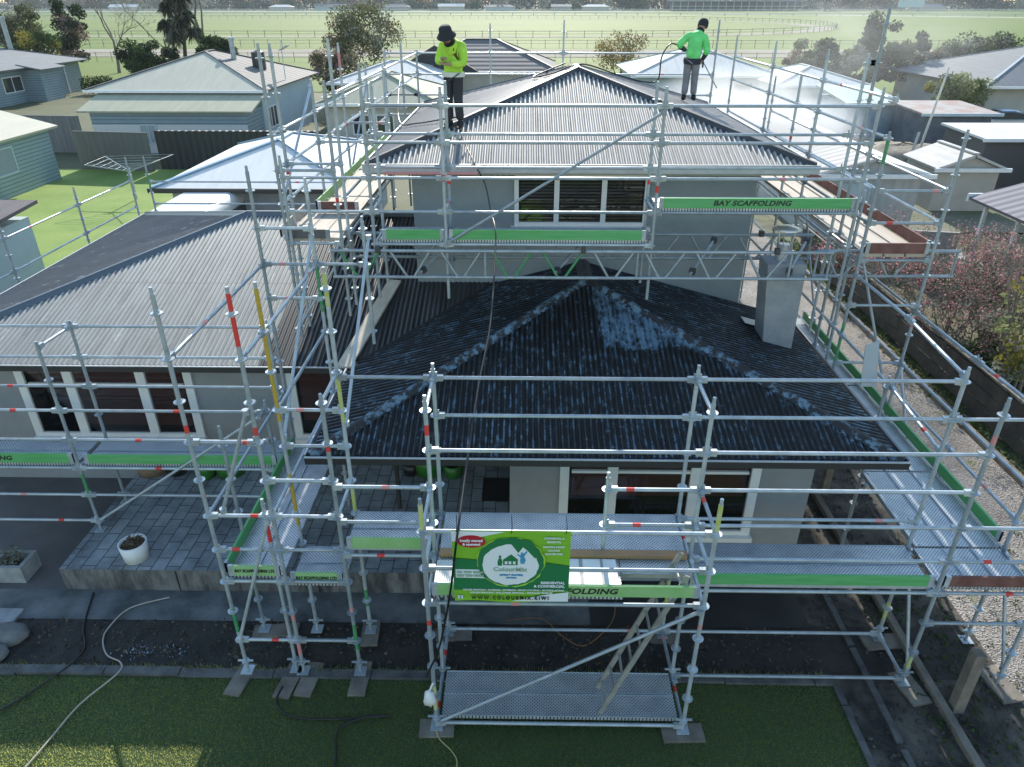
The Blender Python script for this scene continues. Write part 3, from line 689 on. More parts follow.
for z in (3.6, 3.1, 2.6): S.led((-9.7,YM,z), (-6.61,YM,z)); S.led((-6.61,YM,z), (-3.72,YM,z))
S.led((-9.7,YM,1.1), (-6.61,YM,1.1)); S.led((-6.61,YM,1.1), (-3.72,YM,1.1))
for z in (3.6, 1.6): S.led((-6.65,YL,z), (-6.61,YM,z), 'transom')
S.brace((-6.6,YL-.035,.62), (-3.75,YL-.035,2.55))
S.deck(-9.66, -6.68, YL+.03, YM-.03, 1.66, 2, 'x'); S.deck(-6.62, -3.64, YL+.03, YM-.03, 1.66, 2, 'x')
S.toe((-9.6,YL+.035), (-6.72,YL+.035), 1.67, m_toe, .16, 'BAY SCAFFOLDING', -8.22, 1.16)
S.toe((-6.55,YL+.035), (-3.66,YL+.035), 1.67, m_toe)
# --- upper front run carried on lattice beams
S = Scaf('scaffold', 'upper front scaffold on lattice beams hanging before the upstairs window', (1.2, 10.9, 3.6), .0)
YU, YV = 10.6, 11.35
UX = (-2.27, -1.17, 1.97, 4.95)
for xx, bands in zip(UX, ([], [(5.45,5.55,'r')], [(5.3,5.4,'r')], [])):
    S.std(xx,YU,3.62,6.68,bands,False)
    S.std(xx + (.0 if xx < 4 else .02),YV,3.62 if xx < 4 else 2.75,6.68 if xx < 4 else 7.05, [(5.25,5.35,'r')] if xx in UX[1:3] else [], False)
S.std(5.12,YV,2.35,7.72, [(6.55,6.62,'p')], False); S.std(-3.55,YU,3.5,5.75,[],False)
for a, c in ((-3.55,UX[0]), (UX[0],UX[1]), (UX[1],UX[2]), (UX[2],UX[3])):
    for z in (6.5, 6.0, 5.5, 5.0):
        if a < -3 and z > 5.6: continue
        S.led((a,YU,z), (c,YU,z))
    if a > -3:
        for z in (6.0, 5.5): S.led((a,YV,z), (c,YV,z))
S.led((UX[0],YU,4.5), (UX[1],YU,4.5)); S.led((UX[1],YU,4.5), (UX[2],YU,4.5)); S.led((UX[0],YV,4.5), (UX[1],YV,4.5)); S.led((UX[1],YV,4.5), (UX[2],YV,4.5)); S.led((UX[2],YV,5.0), (UX[3],YV,5.0))
for xx in UX:
    S.led((xx,YU,5.0), (xx,YV,5.0), 'transom'); S.led((xx,YU,4.5), (xx,YV,4.5), 'transom')
S.led((4.97,YV,7.0), (5.12,YV,7.0), 'transom')
S.brace((UX[1]+.05,YU-.035,4.55), (UX[2]-.02,YU-.035,6.42))
b = MB(); b.tube((UX[0]+.08,YV-.06,5.42), (UX[1]+.45,YV-.06,5.42), .023, 8, None, 0); b.build('red_tube', m_pink, S.t)
S.deck(UX[0]+.05, UX[1]-.03, YU+.03, YV-.03, 4.56, 2, 'x'); S.deck(UX[1]+.03, UX[2]-.04, YU+.03, YV-.03, 4.56, 2, 'x'); S.deck(UX[2]+.04, UX[3]-.03, YU+.03, YV-.03, 5.06, 2, 'x')
S.toe((UX[0]+.12,YU+.035), (UX[1]-.04,YU+.035), 4.57, m_toe); S.toe((UX[1]+.04,YU+.035), (UX[2]-.1,YU+.035), 4.57, m_toe)
S.toe((UX[2]+.06,YU+.035), (UX[3]-.02,YU+.035), 5.065, m_toe, .15, 'BAY SCAFFOLDING', 3.40, 1.16)
S.truss(-2.95, 4.72, YU-.08, 4.42, 4.0, (0, 3, 4)); S.truss(-2.85, 4.75, YV+.1, 4.42, 4.02); S.truss(4.5, 6.68, YU+.02, 4.42, 4.02)
for q in (-1.6, .5, 2.6, 4.1): S.tubeclip((q,YU-.05,4.06), (q+.55,YV+.06,4.38))
# --- upper left run beside the upper storey
S = Scaf('scaffold', 'tall upper left scaffold run along the side of the upper storey roof', (-3.2, 15, 2.6), .1)
P0, P1 = -3.62, -2.78
ys = (10.62, 11.1, 13.0, 15.2, 17.6, 20.1)
tops0 = (7.22, 7.2, 6.55, 7.0, 6.5, 6.6); tops1 = (6.75, 7.25, 6.8, 6.6, 6.9, 6.6)
for i, y in enumerate(ys):
    S.std(P0,y,2.9 if i < 2 else 2.6,tops0[i], [(6.5,6.9,'p')] if i == 3 else ([(5.4,5.5,'r')] if i == 1 else []), False)
    S.std(P1,y,3.3,tops1[i], [(5.1,5.2,'r')] if i == 0 else [], False)
for i in range(len(ys)-1):
    for z in (6.1, 5.6, 5.1, 4.5): S.led((P0,ys[i],z), (P0,ys[i+1],z))
    for z in (6.6, 6.1, 5.1, 4.5): 
        if ys[i+1]-ys[i] > 1: S.led((P1,ys[i],z), (P1,ys[i+1],z))
for y in ys:
    S.led((P0,y,4.5), (P1,y,4.5), 'transom'); S.led((P0,y,5.6), (P1,y,5.6), 'transom')
for z in (6.6, 6.1, 5.6, 5.1): S.led((P0,ys[-1],z), (P1,ys[-1],z)); S.led((P1,ys[-1],z), (1.0,ys[-1],z)); S.led((1.0,ys[-1],z), (4.9,ys[-1],z))
S.std(1.0,ys[-1],5.4,7.3,[],False); S.std(4.9,ys[-1],2.6,7.3,[],False); S.std(-.9,ys[-1]+.7,5.4,7.2,[],False)
S.brace((P0,10.65,5.1), (P0,12.95,6.5)); S.brace((P0,13.0,3.2), (P0,15.2,4.5)); S.brace((P0,15.25,4.6), (P0,17.55,6.1))
S.brace((P0-.02,10.5,3.1), (P1+.02,11.0,4.4))
S.deck(P0+.05, P1-.05, 12.25, 20.0, 4.57, 3, 'y', m_ply); S.deck(P0-.1, P1-.05, 10.75, 12.2, 4.55, 3, 'y', m_ply)
S.toe((P0+.08,12.2), (P1-.06,12.2), 4.58, m_brown, .17); S.toe((P0-.05,10.7), (P1-.2,10.7), 4.555, m_toedk, .14)
S.toe((P0+.03,12.3), (P0+.03,19.9), 4.58, m_toe2, .16); S.toe((P0-.13,10.75), (P0-.13,12.1), 4.56, m_ply, .16)
# --- right side run, two storeys of deck
S = Scaf('scaffold', 'right side scaffold run with pale upper planks and brown toe boards along the gravel drive', (5.6, 12, 0), .1)
Q0, Q1 = 4.98, 6.17; V0, V1 = 5.10, 6.17
yr = (8.7, 10.45, 13.2, 16.0, 19.0)
S.std(V0,yr[1],.0,6.12, [(5.75,6.12,'g'), (2.6,3.3,'g')]); S.std(V1,yr[1],0,6.15, [(3.25,3.42,'r')])
for i, y in enumerate(yr):
    if i == 1: continue
    S.std(V0 if i > 1 else Q0 + .06,y,0,7.0 if i > 1 else 3.2, [(5.3,5.45,'p')] if i == 2 else [], True)
    if i > 1: S.std(V1,y,0,5.3 if i == 2 else 6.1, [], True)
S.std(V0+.06,10.9,.0,5.2, [], True); S.std(5.22,14.6,2.0,6.55,[(5.4,5.5,'r')],False)
for z in (5.37, 4.9): S.led((V0,yr[1],z), (V1,yr[1],z))
S.led((V0,yr[1],4.33), (V1,yr[1],4.33)); S.led((V0,yr[1],3.6), (V1,yr[1],3.6)); S.led((V0,yr[1],2.6), (V1,yr[1],2.6), 'transom')
ya = (YC, 8.7, 10.45, 13.2, 16.0, 19.0)
for a, c in zip(ya[:-1], ya[1:]):
    S.led((V1,a,3.5), (V1,c,3.5)); S.led((V1,a,2.6), (V1,c,2.6)); S.led((V1,a,2.1), (V1,c,2.1))
    S.led((V0 if a > 8 else X3,a,3.1), (V0,c,3.1)); S.led((V0,a,1.6), (V0,c,1.6)); S.led((V1,a,1.6), (V1,c,1.6))
    if a < 9: S.led((X3 if a < 8 else V0,a,4.1), (V0,c,4.1))
for a, c in zip(ya[2:-1], ya[3:]):
    for z in (5.37, 4.9, 4.33): S.led((V1,a,z), (V1,c,z)); S.led((V0,a,z), (V0,c,z))
    S.led((V0,a,6.6), (V0,c,6.6)); S.led((V0,a,6.1), (V0,c,6.1))
for y in yr[2:]: S.led((V0,y,4.33), (V1,y,4.33), 'transom')
S.deck(Q0+.05, V1-.06, YC, 8.72, 1.66, 3, 'y'); S.deck(Q0+.05, V1-.06, 8.74, 11.4, 1.66, 3, 'y'); S.deck(Q0+.05, V1-.06, 11.42, 14.5, 1.66, 3, 'y')
S.toe((V1-.02,YC+.1), (V1-.02,14.5), 1.67, m_toe, .16)
S.deck(V0+.05, V1-.05, yr[1]+.05, 13.2, 4.42, 3, 'y', m_ply, .035); S.deck(V0+.05, V1-.05, 13.22, 16.0, 4.42, 3, 'y', m_ply, .035); S.deck(V0+.05, V1-.05, 16.02, 19.0, 4.42, 3, 'y', m_ply, .035)
S.toe((V1-.03,yr[1]+.1), (V1-.03,19.0), 4.43, m_brown, .17); S.toe((V0+.06,yr[1]+.03), (V1-.06,yr[1]+.03), 4.43, m_brown, .16)
S.brace((V0+.04,yr[1]+.04,4.4), (V1+.3,yr[1]+.04,1.0)); S.brace((V1,8.7,.4), (V1,10.4,2.5)); S.brace((V1,13.2,1.0), (V1,16.0,4.3))
# --- edge guard on the far left eave
S = Scaf('scaffold', 'light edge guard of bright rails along the far left eave of the left wing roof', (-10.7, 14, 2.4), .1)
for y, z1 in ((11.5,3.9), (14.2,3.95), (17.0,3.8), (19.6,4.0)): S.std(-10.75,y,.0,z1,[],True)
for a, c in ((9.0,11.5), (11.5,14.2), (14.2,17.0), (17.0,19.6)): S.led((-10.75,a,3.45), (-10.75,c,3.45)); S.led((-10.75,a,2.75), (-10.75,c,2.75))
S.std(-10.3,19.7,0,4.0, [(3.2,3.6,'g')]); S.std(-6.7,19.7,0,3.9); S.std(-4.6,19.7,0,3.9)
for a, c in ((-10.3,-6.7), (-6.7,-4.6)): S.led((a,19.7,3.4), (c,19.7,3.4)); S.led((a,19.7,2.8), (c,19.7,2.8))

# ------------------------------------------------------------------ things on and around the scaffold
def sole(x, y, wx, wy, rz, label, z=0.0):
    b = MB(); rr = Matrix.Rotation(R(rz), 3, 'Z'); q = []
    for zz in (z-.008, z+.03):
        for sx, sy in ((-1,-1),(1,-1),(1,1),(-1,1)): q.append(Vector((x,y,zz)) + rr @ Vector((sx*wx/2, sy*wy/2, 0)))
    b.add(q, [(0,3,2,1),(4,5,6,7),(0,1,5,4),(1,2,6,5),(2,3,7,6),(3,0,4,7)])
    o = b.build('sole_board', m_wood, None, (x, y, z)); return tag(o, label, 'timber board', 'timber sole boards under the scaffold posts')
sole(-3.63,6.27,.22,.5,-9,'weathered sole board on the kerb under the leftmost front scaffold post')
sole(-2.99,6.25,.22,.52,-9,'left one of the two side by side sole boards under the doubled post')
sole(-2.74,6.28,.22,.52,-6,'right one of the two side by side sole boards under the doubled post')
sole(-2.08,6.30,.22,.52,0,'sole board under the front post nearest left of the banner tower')
sole(-3.42,7.08,.62,.22,6,'wide pale sole board behind the leftmost posts beside the path')
sole(-2.09,7.06,.24,.45,4,'sole board in the dirt behind the kerb, left of the banner tower')
sole(-1.0,5.60,.42,.24,2,'dark sole board on the lawn under the banner tower left foot')
sole(1.97,5.58,.5,.24,2,'dark sole board on the lawn under the banner tower right foot')
sole(-.92,7.06,.5,.22,3,'sole board in the dirt under the inner post behind the banner')
sole(2.0,7.06,.4,.22,0,'small sole board in the dirt behind the ladder')
sole(5.0,7.02,.55,.24,6,'pale sole board in the side yard under the inner right post')
sole(5.02,6.27,.26,.5,12,'dirty sole board under the outer right front post')
sole(6.2,6.35,.3,.55,8,'sunlit sole board at the edge of the gravel drive')

# banner
m_bg = mat('banner_light_green', (.20,.47,.03), .5); m_bd = mat('banner_dark_green', (.012,.17,.06), .5); m_bw = mat('banner_white', (.70,.76,.80), .5)
m_bl = mat('banner_lime_edge', (.33,.58,.05), .5); m_bblue = mat('banner_blue', (.06,.28,.50), .5); m_br = mat('banner_red', (.42,.012,.03), .5); m_btxt = mat('banner_grey_green_text', (.30,.45,.32), .5)
BY = 5.555; bx0, bx1, bz0, bz1 = -.695, .505, 2.17, 3.13
BC = (bx0+bx1)/2; BW = bx1-bx0; BH = bz1-bz0
ban = MB(); nx, nz = 24, 14; q = []
def bdepth(u, v): return BY + .012*math.sin(u*9+v*3)*(1-v) 
for j in range(nz+1):
    for i in range(nx+1):
        u, v = i/nx, j/nz; q.append((bx0+u*BW, bdepth(u,v), bz0+v*BH))
ban.add(q, [(j*(nx+1)+i, j*(nx+1)+i+1, (j+1)*(nx+1)+i+1, (j+1)*(nx+1)+i) for j in range(nz) for i in range(nx)], 0, True)
ban.add([(x,y+.004,z) for x,y,z in q], [((j+1)*(nx+1)+i, (j+1)*(nx+1)+i+1, j*(nx+1)+i+1, j*(nx+1)+i) for j in range(nz) for i in range(nx)], 0, True)
banner = ban.build('banner', m_bg, None, (BC, BY, bz0)); tag(banner, 'green company banner with a house logo tied to the tower rails', 'banner')
def flat(name, pts, m, lvl):
    """printed field of the banner; pts in banner fractions (u right, v up)"""
    b = MB(); b.add([(bx0+u*BW, BY-.014-.002*lvl, bz0+v*BH) for u, v in pts], [tuple(range(len(pts)))]); return b.build(name, m, banner)
rb = random.Random(5)
def ell(cu, cv, ru, rv, n=40, jag=0., a0=0): return [(cu + ru*(1+rb.uniform(-jag,jag))*math.cos(2*math.pi*k/n+a0), cv + rv*(1+rb.uniform(-jag,jag))*math.sin(2*math.pi*k/n+a0)) for k in range(n)]
flat('print', [(0,.18),(1,.18),(1,.54),(.66,.60),(.3,.60),(0,.63)], m_bd, 0)
flat('print', [(0,1),(0,.86),(.1,.88),(.25,.93),(.42,.985),(.45,1)], m_bw, 0)
flat('print', [(.5,.02),(.62,.06),(.8,.12),(1,.16),(1,.02)], m_bw, 0)
flat('logo', ell(.495,.58,.293,.345,44,.035), m_bl, 1); flat('logo', ell(.495,.585,.283,.335,44,.025), m_bd, 2)
flat('logo', ell(.49,.55,.24,.285,44,.03), m_bw, 3)
flat('logo', [(.50,.84),(.56,.90),(.66,.89),(.745,.74),(.73,.66),(.70,.65),(.64,.75),(.60,.80),(.56,.72)], m_bd, 4)
flat('logo', [(.43,.55),(.555,.55),(.555,.62),(.565,.62),(.50,.70),(.425,.62),(.43,.62)], m_bd, 4)
for q in (.445,.478,.515): flat('logo', [(q,.565),(q+.022,.565),(q+.022,.605),(q,.605)], m_bw, 5)
flat('logo', [(.385,.54),(.42,.54),(.425,.60),(.415,.645),(.395,.645),(.383,.60)], m_bd, 4); flat('logo', ell(.405,.665,.012,.02,12), m_bd, 4)
flat('logo', [(.58,.57),(.61,.57),(.625,.62),(.61,.67),(.64,.74),(.63,.75),(.60,.70),(.575,.69),(.55,.71),(.548,.70),(.58,.655),(.575,.62)], m_bblue, 4); flat('logo', ell(.592,.71,.012,.02,12), m_bblue, 4)
flat('logo', ell(.165,.865,.12,.085,36), m_br, 1)
flat('print', [(.02,.36),(.275,.355),(.275,.475),(.02,.48)], m_bw, 1)
flat('logo', [(.03,.05),(.075,.05),(.075,.10),(.03,.10)], m_bw, 1)
def bt(s, size, u, v, m, width, off=.002, lvl=6): lettering(s, size, (bx0+u*BW, BY-.014-.002*lvl, bz0+v*BH), m, banner, width*BW, off)
bt('W W W . C O L O U R M I X . K I W I', .066, .49, .075, m_ink, .68, .003)
bt('ColourMix', .075, .49, .49, m_btxt, .29); bt('painting & decorating', .035, .50, .415, m_bblue, .20); bt('services', .03, .50, .375, m_bblue, .09)
bt('locally owned', .045, .165, .885, m_bw, .19, .002); bt('& operated', .04, .165, .835, m_bw, .15, .002)
bt('RESIDENTIAL', .045, .86, .305, m_bw, .21, .002); bt('& COMMERCIAL', .045, .83, .255, m_bw, .27, .002); bt('f', .05, .052, .075, m_bd, .012)
bt('06 000 0000', .04, .148, .445, m_btxt, .23); bt('027 000 0000', .04, .148, .395, m_btxt, .23)
bt('HOUSE PAINTING • INTERIOR • EXTERIOR • ROOF COATING • WATERBLASTING', .03, .52, .195, m_bw, .88, .001); bt('AIRLESS SPRAYING • WALLPAPER REMOVAL • SPECIALIST FINISHES', .03, .50, .155, m_bw, .72, .001)
for i, (s, wd) in enumerate((('COMMERCIAL &', .17), ('RESIDENTIAL', .12), ('PAINTING & ROOF', .18), ('COATING', .10), ('QUOTES FREE', .15))): bt(s, .035, .86, .925-.048*i-(.02 if i > 1 else 0), m_bw, wd, .001)
for u in (.04, .5, .955):
    b = MB(); b.path([(bx0+u*BW, BY-.006, bz1-.03), (bx0+u*BW+.01, BY-.03, bz1+.06), (bx0+u*BW+.004, YA, bz1+.14)], .004, 5); b.build('tie', m_black, banner)

# ladder from the low deck up through the hatch
lad = thing('ladder', 'pale grey ladder leaning from the low deck up to the hatch of the banner tower', 'ladder', (.85, 5.95, .18))
m_lad = mat('ladder_metal', (.40,.40,.37), .5, .3, rgb2=(.28,.28,.265), scale=6)
LA = ((.98,5.78,.18), (1.78,5.78,2.40)); 
for dy in (0, .36):
    b = MB(); b.beam((LA[0][0],5.72+dy,.18), (LA[1][0],5.72+dy,2.40), .026, .058, 0, (1,0,.3)); b.build('stile', m_lad, lad)
for k in range(9):
    t = (k+.6)/9.2; b = MB(); xx = LA[0][0]+(LA[1][0]-LA[0][0])*t; zz = .18+2.22*t; b.tube((xx,5.72,zz), (xx,6.08,zz), .016, 8); b.build('rung', m_lad, lad)
# loose boards on the tower deck
b = MB(); b.box(.30, 1.08, 5.67, 6.20, 2.172, 2.19); b.box(.66,.70,5.67,6.20,2.19,2.195,1); b.box(.90,.93,5.67,6.20,2.19,2.195,1)
tag(b.build('panel_sheet', [m_white, mat('grey_strip', (.3,.3,.3), .6)], None, (.69,5.93,2.17)), 'white panel lying on the tower deck right of the banner', 'panel')
b = MB()
for k in range(22): b.box(-.94+k*.021, -.94+k*.021+.012, 5.70, 6.15, 2.185, 2.20)
b.box(-.945,-.47,5.70,6.15,2.172,2.185); tag(b.build('ribbed_panel', m_white, None, (-.7,5.9,2.17)), 'cream ribbed panel lying on the tower deck left of the banner', 'panel')
b = MB(); b.beam((-.93,6.27,2.20), (1.9,6.27,2.20), .10, .045); tag(b.build('timber_batten', mat('orange_timber', (.42,.23,.10), .7, rgb2=(.32,.2,.11), scale=5), None, (.5,6.27,2.18)), 'orange brown batten along the back of the tower deck', 'plank')
# plank up the dark roof
pz = lambda y: EZ + PL*(y-LY) + .03
b = MB(); b.beam((-2.86,10.12,pz(10.12)), (-2.36,12.42,pz(12.42)), .24, .04); tag(b.build('timber_plank', mat('pale_plank', (.66,.58,.46), .8, rgb2=(.52,.46,.37), scale=4), None, (-2.9,10.25,2.6)), 'pale timber plank lying up the dark roof slope', 'plank')
# sheet hung on the right run
b = MB(); b.slab([(4.80,8.92,2.98),(5.02,8.92,2.98),(4.98,9.08,3.62),(4.80,9.08,3.56)], .012)
tag(b.build('metal_sheet', mat('blue_grey_sheet', (.36,.40,.43), .5), None, (5.2,9.3,2.4)), 'grey sheet metal offcut leaning on the right scaffold rails', 'sheet')
# plastic bag tied to the tower post
b = MB(); b.blob((-1.05,5.56,.60), (.075,.06,.13), 10, 4, .22); b.path([(-1.05,5.57,.70),(-1.02,5.58,.80),(-1.0,5.6,.82)], .012, 6)
tag(b.build('plastic_bag', m_white, None, (-1.05,5.57,.55)), 'white plastic bag tied low on the banner tower post', 'bag')
# hoses and ropes
def spline(pts, k=8):
    P = [Vector(q) for q in pts]; out = []
    for i in range(len(P)-1):
        a, b_, c, d = P[max(i-1,0)], P[i], P[i+1], P[min(i+2,len(P)-1)]
        for j in range(k):
            t = j/k; out.append(.5*((2*b_) + (c-a)*t + (2*a-5*b_+4*c-d)*t*t + (3*b_-a-3*c+d)*t**3))
    return out + [P[-1]]
def hose(name, pts, r, m, label, cat='hose', k=8):
    b = MB(); b.path(spline(pts, k), r, 6, 0); o = b.build(name, m, None, tuple(pts[0])); return tag(o, label, cat)
m_hose = mat('black_hose', (.012,.012,.013), .35); m_pale = mat('pale_hose', (.42,.38,.32), .5)
m_rope = mat('yellow_rope', (.40,.36,.16), .8)
hose('pressure_hose', [(-1.2,13.3,5.92),(-1.0,12.6,5.66),(-.80,11.93,5.44),(-.62,11.6,5.2),(-.5,11.0,4.9),(-.42,10.52,4.78),(-.40,10.0,4.55),(-.42,8.6,4.05),(-.52,7.6,3.70),(-.60,6.4,3.30),(-.63,5.53,3.12),(-.66,5.49,2.9),(-.74,5.5,2.3),(-.88,5.5,1.55),(-1.0,5.5,1.2),(-1.06,5.54,1.0)], .013, m_hose, 'thin black hose hanging from the upper roof down past the banner')
hose('water_hose', [(-5.19,7.68,.02),(-5.67,7.46,.02),(-5.80,7.1,.01),(-5.76,6.87,.01),(-5.57,6.62,.02),(-5.31,6.48,.045),(-5.26,6.3,.05),(-5.51,5.85,.03),(-5.60,5.4,.03),(-5.67,5.05,.03),(-5.85,4.3,.03)], .0105, m_pale, 'pale hose snaking from the path over the kerb onto the lawn')
hose('water_hose', [(-6.36,7.75,.02),(-6.17,7.13,.01),(-5.95,6.75,.01),(-5.95,6.45,.05),(-6.21,6.06,.03),(-6.46,5.75,.03),(-7.2,5.1,.03)], .014, m_hose, 'dark hose crossing the dirt bed at the far left of the kerb')
hose('water_hose', [(-3.05,6.15,.03),(-3.05,5.9,.03),(-2.8,5.72,.03),(-2.3,5.69,.03),(-1.6,5.75,.03),(-1.9,5.72,.035),(-2.19,5.55,.03),(-2.14,5.2,.03),(-2.1,4.9,.03)], .014, m_hose, 'dark hose looped on the shaded lawn before the doubled post')
hose('rope', [(-1.0,5.54,.06),(-.95,5.45,.02),(-.80,5.3,.03),(-.72,5.17,.03),(-.73,5.0,.03)], .007, m_rope, 'thin yellow rope trailing from the banner tower foot over the lawn', 'rope')
hose('roof_hose', [(-3.0,19.0,6.3),(-2.9,17.6,5.9),(-2.65,16.0,5.5),(-2.2,15.3,5.58),(-1.6,14.4,5.78),(-1.2,13.9,5.90),(-1.1,13.7,5.94)], .016, m_hose, 'black hose drooping from the upper left rails to the first worker')
hose('roof_hose', [(0.9,17.1,6.58),(.2,16.6,6.35),(.6,16.2,6.45),(1.2,16.3,6.62),(2.0,16.8,6.38),(2.6,17.0,6.22),(2.95,17.05,6.25),(3.0,17.1,6.7),(3.2,17.3,6.95),(3.45,17.45,6.9),(3.6,17.55,6.82)], .016, m_hose, 'black hose lying over the ridge and looping up to the second worker')
hose('cable', [(-.2,7.3,.02),(.3,7.35,.02),(.6,7.05,.0),(.9,6.9,.0),(1.3,7.3,.02),(1.4,7.7,.02)], .007, mat('orange_cable', (.35,.16,.07), .6), 'thin orange cable lying on the dark ground under the tower', 'cable')

# ------------------------------------------------------------------ foliage helpers
def leaves(b, c, rad, n, size, rnd, m=0, flat=.0, shell=.0):
    for _ in range(n):
        while True:
            p = Vector((rnd.uniform(-1,1), rnd.uniform(-1,1), rnd.uniform(-1,1)))
            if shell < p.length <= 1: break
        p = Vector((c[0]+p.x*rad[0], c[1]+p.y*rad[1], c[2]+p.z*rad[2]))
        a = Vector((rnd.gauss(0,1), rnd.gauss(0,1), rnd.gauss(0,1)*(1-flat))).normalized(); u = a.orthogonal().normalized(); t = a.cross(u)
        an = rnd.uniform(0, 6.28); u, t = u*math.cos(an)+t*math.sin(an), t*math.cos(an)-u*math.sin(an); s = size*rnd.uniform(.6,1.3)
        b.add([p-u*s, p-t*s*.55, p+u*s, p+t*s*.55], [(0,1,2,3)], m)
m_bark = mat('bark', (.12,.10,.08), .9, rgb2=(.06,.05,.04), scale=6); m_barkp = mat('pale_bark', (.25,.22,.19), .9, rgb2=(.14,.12,.10), scale=6)
def branch(b, p, d, L, r, rnd, depth, tips, spread=.6, m=0, k=(2,3), up=.15):
    n = 3; pts = [Vector(p)]; d = Vector(d).normalized()
    for i in range(n):
        d = (d + Vector((rnd.gauss(0,.12), rnd.gauss(0,.12), rnd.gauss(0,.08)+up*.3))).normalized(); pts.append(pts[-1] + d*L/n)
    b.path(pts, [r*(1-.45*i/n) for i in range(n+1)], 5 if depth > 1 else 4, m)
    if depth == 0: tips.append((pts[-1], d)); return
    tips.append((pts[2], d))
    for _ in range(rnd.randint(*k)):
        ax = Vector((rnd.gauss(0,1), rnd.gauss(0,1), rnd.gauss(0,.6))); ax = (ax - d*ax.dot(d)).normalized()
        nd = (d*math.cos(spread*rnd.uniform(.6,1.2)) + ax*math.sin(spread*rnd.uniform(.6,1.2))).normalized()
        branch(b, pts[rnd.choice((2,3,3))], nd, L*rnd.uniform(.62,.82), r*.52, rnd, depth-1, tips, spread, m, k, up)
def tree(name, label, loc, h, rad, mats, seed, nclump=26, per=90, size=.16, trunk_h=.35, stems=1, depth=3, bark=None, group=None, spread=.55, cat='tree', squash=.8, tipleaf=0, z0=0):
    rnd = random.Random(seed); t = thing(name, label, cat, loc, group); x, y, z = loc
    b = MB(); tips = []
    for s in range(stems):
        an = rnd.uniform(0,6.28); d = (math.cos(an)*.25*(stems > 1), math.sin(an)*.25*(stems > 1), 1)
        branch(b, (x+math.cos(an)*.1*(stems > 1), y+math.sin(an)*.1*(stems > 1), z-.1), d, h*trunk_h, max(.03, h*.022)/(1 if stems == 1 else 1.5), rnd, depth, tips, spread)
    b.build('trunk', bark or m_bark, t)
    if nclump or tipleaf:
        c = MB(); nm = len(mats)
        for i in range(nclump):
            while True:
                q = Vector((rnd.uniform(-1,1), rnd.uniform(-1,1), rnd.uniform(-1,1)))
                if .25 < q.length < 1: break
            rr = rnd.uniform(.20,.38)
            leaves(c, (x+q.x*rad*.85, y+q.y*rad*.85, z+h*.60+q.z*h*.40*squash), (rad*rr, rad*rr, rad*rr*.8), per, size, rnd, rnd.randrange(nm))
        if tipleaf:
            for p, d in tips: leaves(c, p, (size*3,)*3, tipleaf, size, rnd, rnd.randrange(nm))
        c.build('crown', mats, t)
    return t
lf = dict(
 dark=leafmat('dark_leaves', (.018,.035,.016), (.05,.075,.03)), mid=leafmat('mid_leaves', (.04,.075,.025), (.09,.13,.045)),
 olive=leafmat('olive_leaves', (.07,.085,.035), (.14,.15,.07)), yel=leafmat('yellow_leaves', (.16,.15,.03), (.28,.24,.06)),
 brown=leafmat('brown_leaves', (.12,.10,.065), (.22,.18,.12)), pinkb=leafmat('pinkish_leaves', (.20,.14,.12), (.30,.24,.20)), ochre=leafmat('ochre_leaves', (.20,.15,.06), (.32,.25,.11)),
 pale=leafmat('pale_leaves', (.16,.19,.08), (.28,.30,.15)), grey=leafmat('grey_leaves', (.14,.15,.12), (.25,.26,.22)), pink=leafmat('pink_blossom', (.45,.16,.20), (.70,.40,.42)),
 twig=leafmat('twig_haze', (.17,.14,.12), (.27,.23,.20), .1))

# ------------------------------------------------------------------ pots, planters, stones, plants near the house
def pot(loc, r0, r1, h, m, label, plant=None, seed=1, name='plant_pot', group=None):
    t = thing(name, label, 'pot', loc, group); b = MB()
    b.lathe(loc, [(0,.0),(r0,.0),(r1,h),(r1*.9,h),(r1*.88,h-.06),(0,h-.06)], 24); b.build('pot', m, t)
    s = MB(); s.disc((loc[0],loc[1],loc[2]+h-.05), r1*.87, .02, 18); s.build('soil', mat('potting_soil', (.05,.03,.02), .9, rgb2=(.10,.06,.03), scale=30), t)
    if plant:
        rnd = random.Random(seed); c = MB(); leaves(c, (loc[0],loc[1],loc[2]+h+plant[0]*.3), (r1*plant[1],r1*plant[1],plant[0]), plant[2], .03, rnd, 0)
        c.build('leaves', plant[3], t)
    return t
pot((-5.78,8.10,.404), .17, .20, .30, m_white, 'round white pot with brown leaves standing on the terrace edge', (.05,.75,70,lf['brown']))
m_gpot = mat('green_glaze', (.03,.16,.025), .35, var=.2, scale=6)
pot((-5.55,10.20,.404), .15, .17, .30, m_gpot, 'small green pot by the left wing wall, left of the big green one')
pot((-5.15,10.32,.404), .24, .28, .36, m_gpot, 'wide green tub by the left wing wall', (.10,.8,60,lf['dark']), 3)
pot((-1.95,10.35,.404), .13, .15, .22, mat('black_glaze', (.02,.02,.02), .3), 'small black pot in the porch beside the green tub')
pot((-1.65,10.38,.404), .22, .26, .40, m_gpot, 'large green tub in the porch behind the tower posts', None)
pot((-1.2,10.3,.404), .15, .17, .24, m_gpot, 'low dark green pot in the porch, right of the large tub', (.08,.8,50,lf['dark']), 8)
pot((-6.55,10.33,.404), .24, .32, .34, mat('terracotta', (.22,.16,.11), .8, var=.25, scale=8), 'wide clay tub under the left wing windows', (.10,.7,60,lf['dark']), 9)
pot((-6.1,10.3,.404), .15, .2, .25, MATS['black_glaze'], 'black bowl pot right of the clay tub under the windows', None)
pt = thing('planter_box', 'pale square concrete planter with dry weeds at the terrace corner', 'planter', (-7.75,8.15,.0))
b = MB()
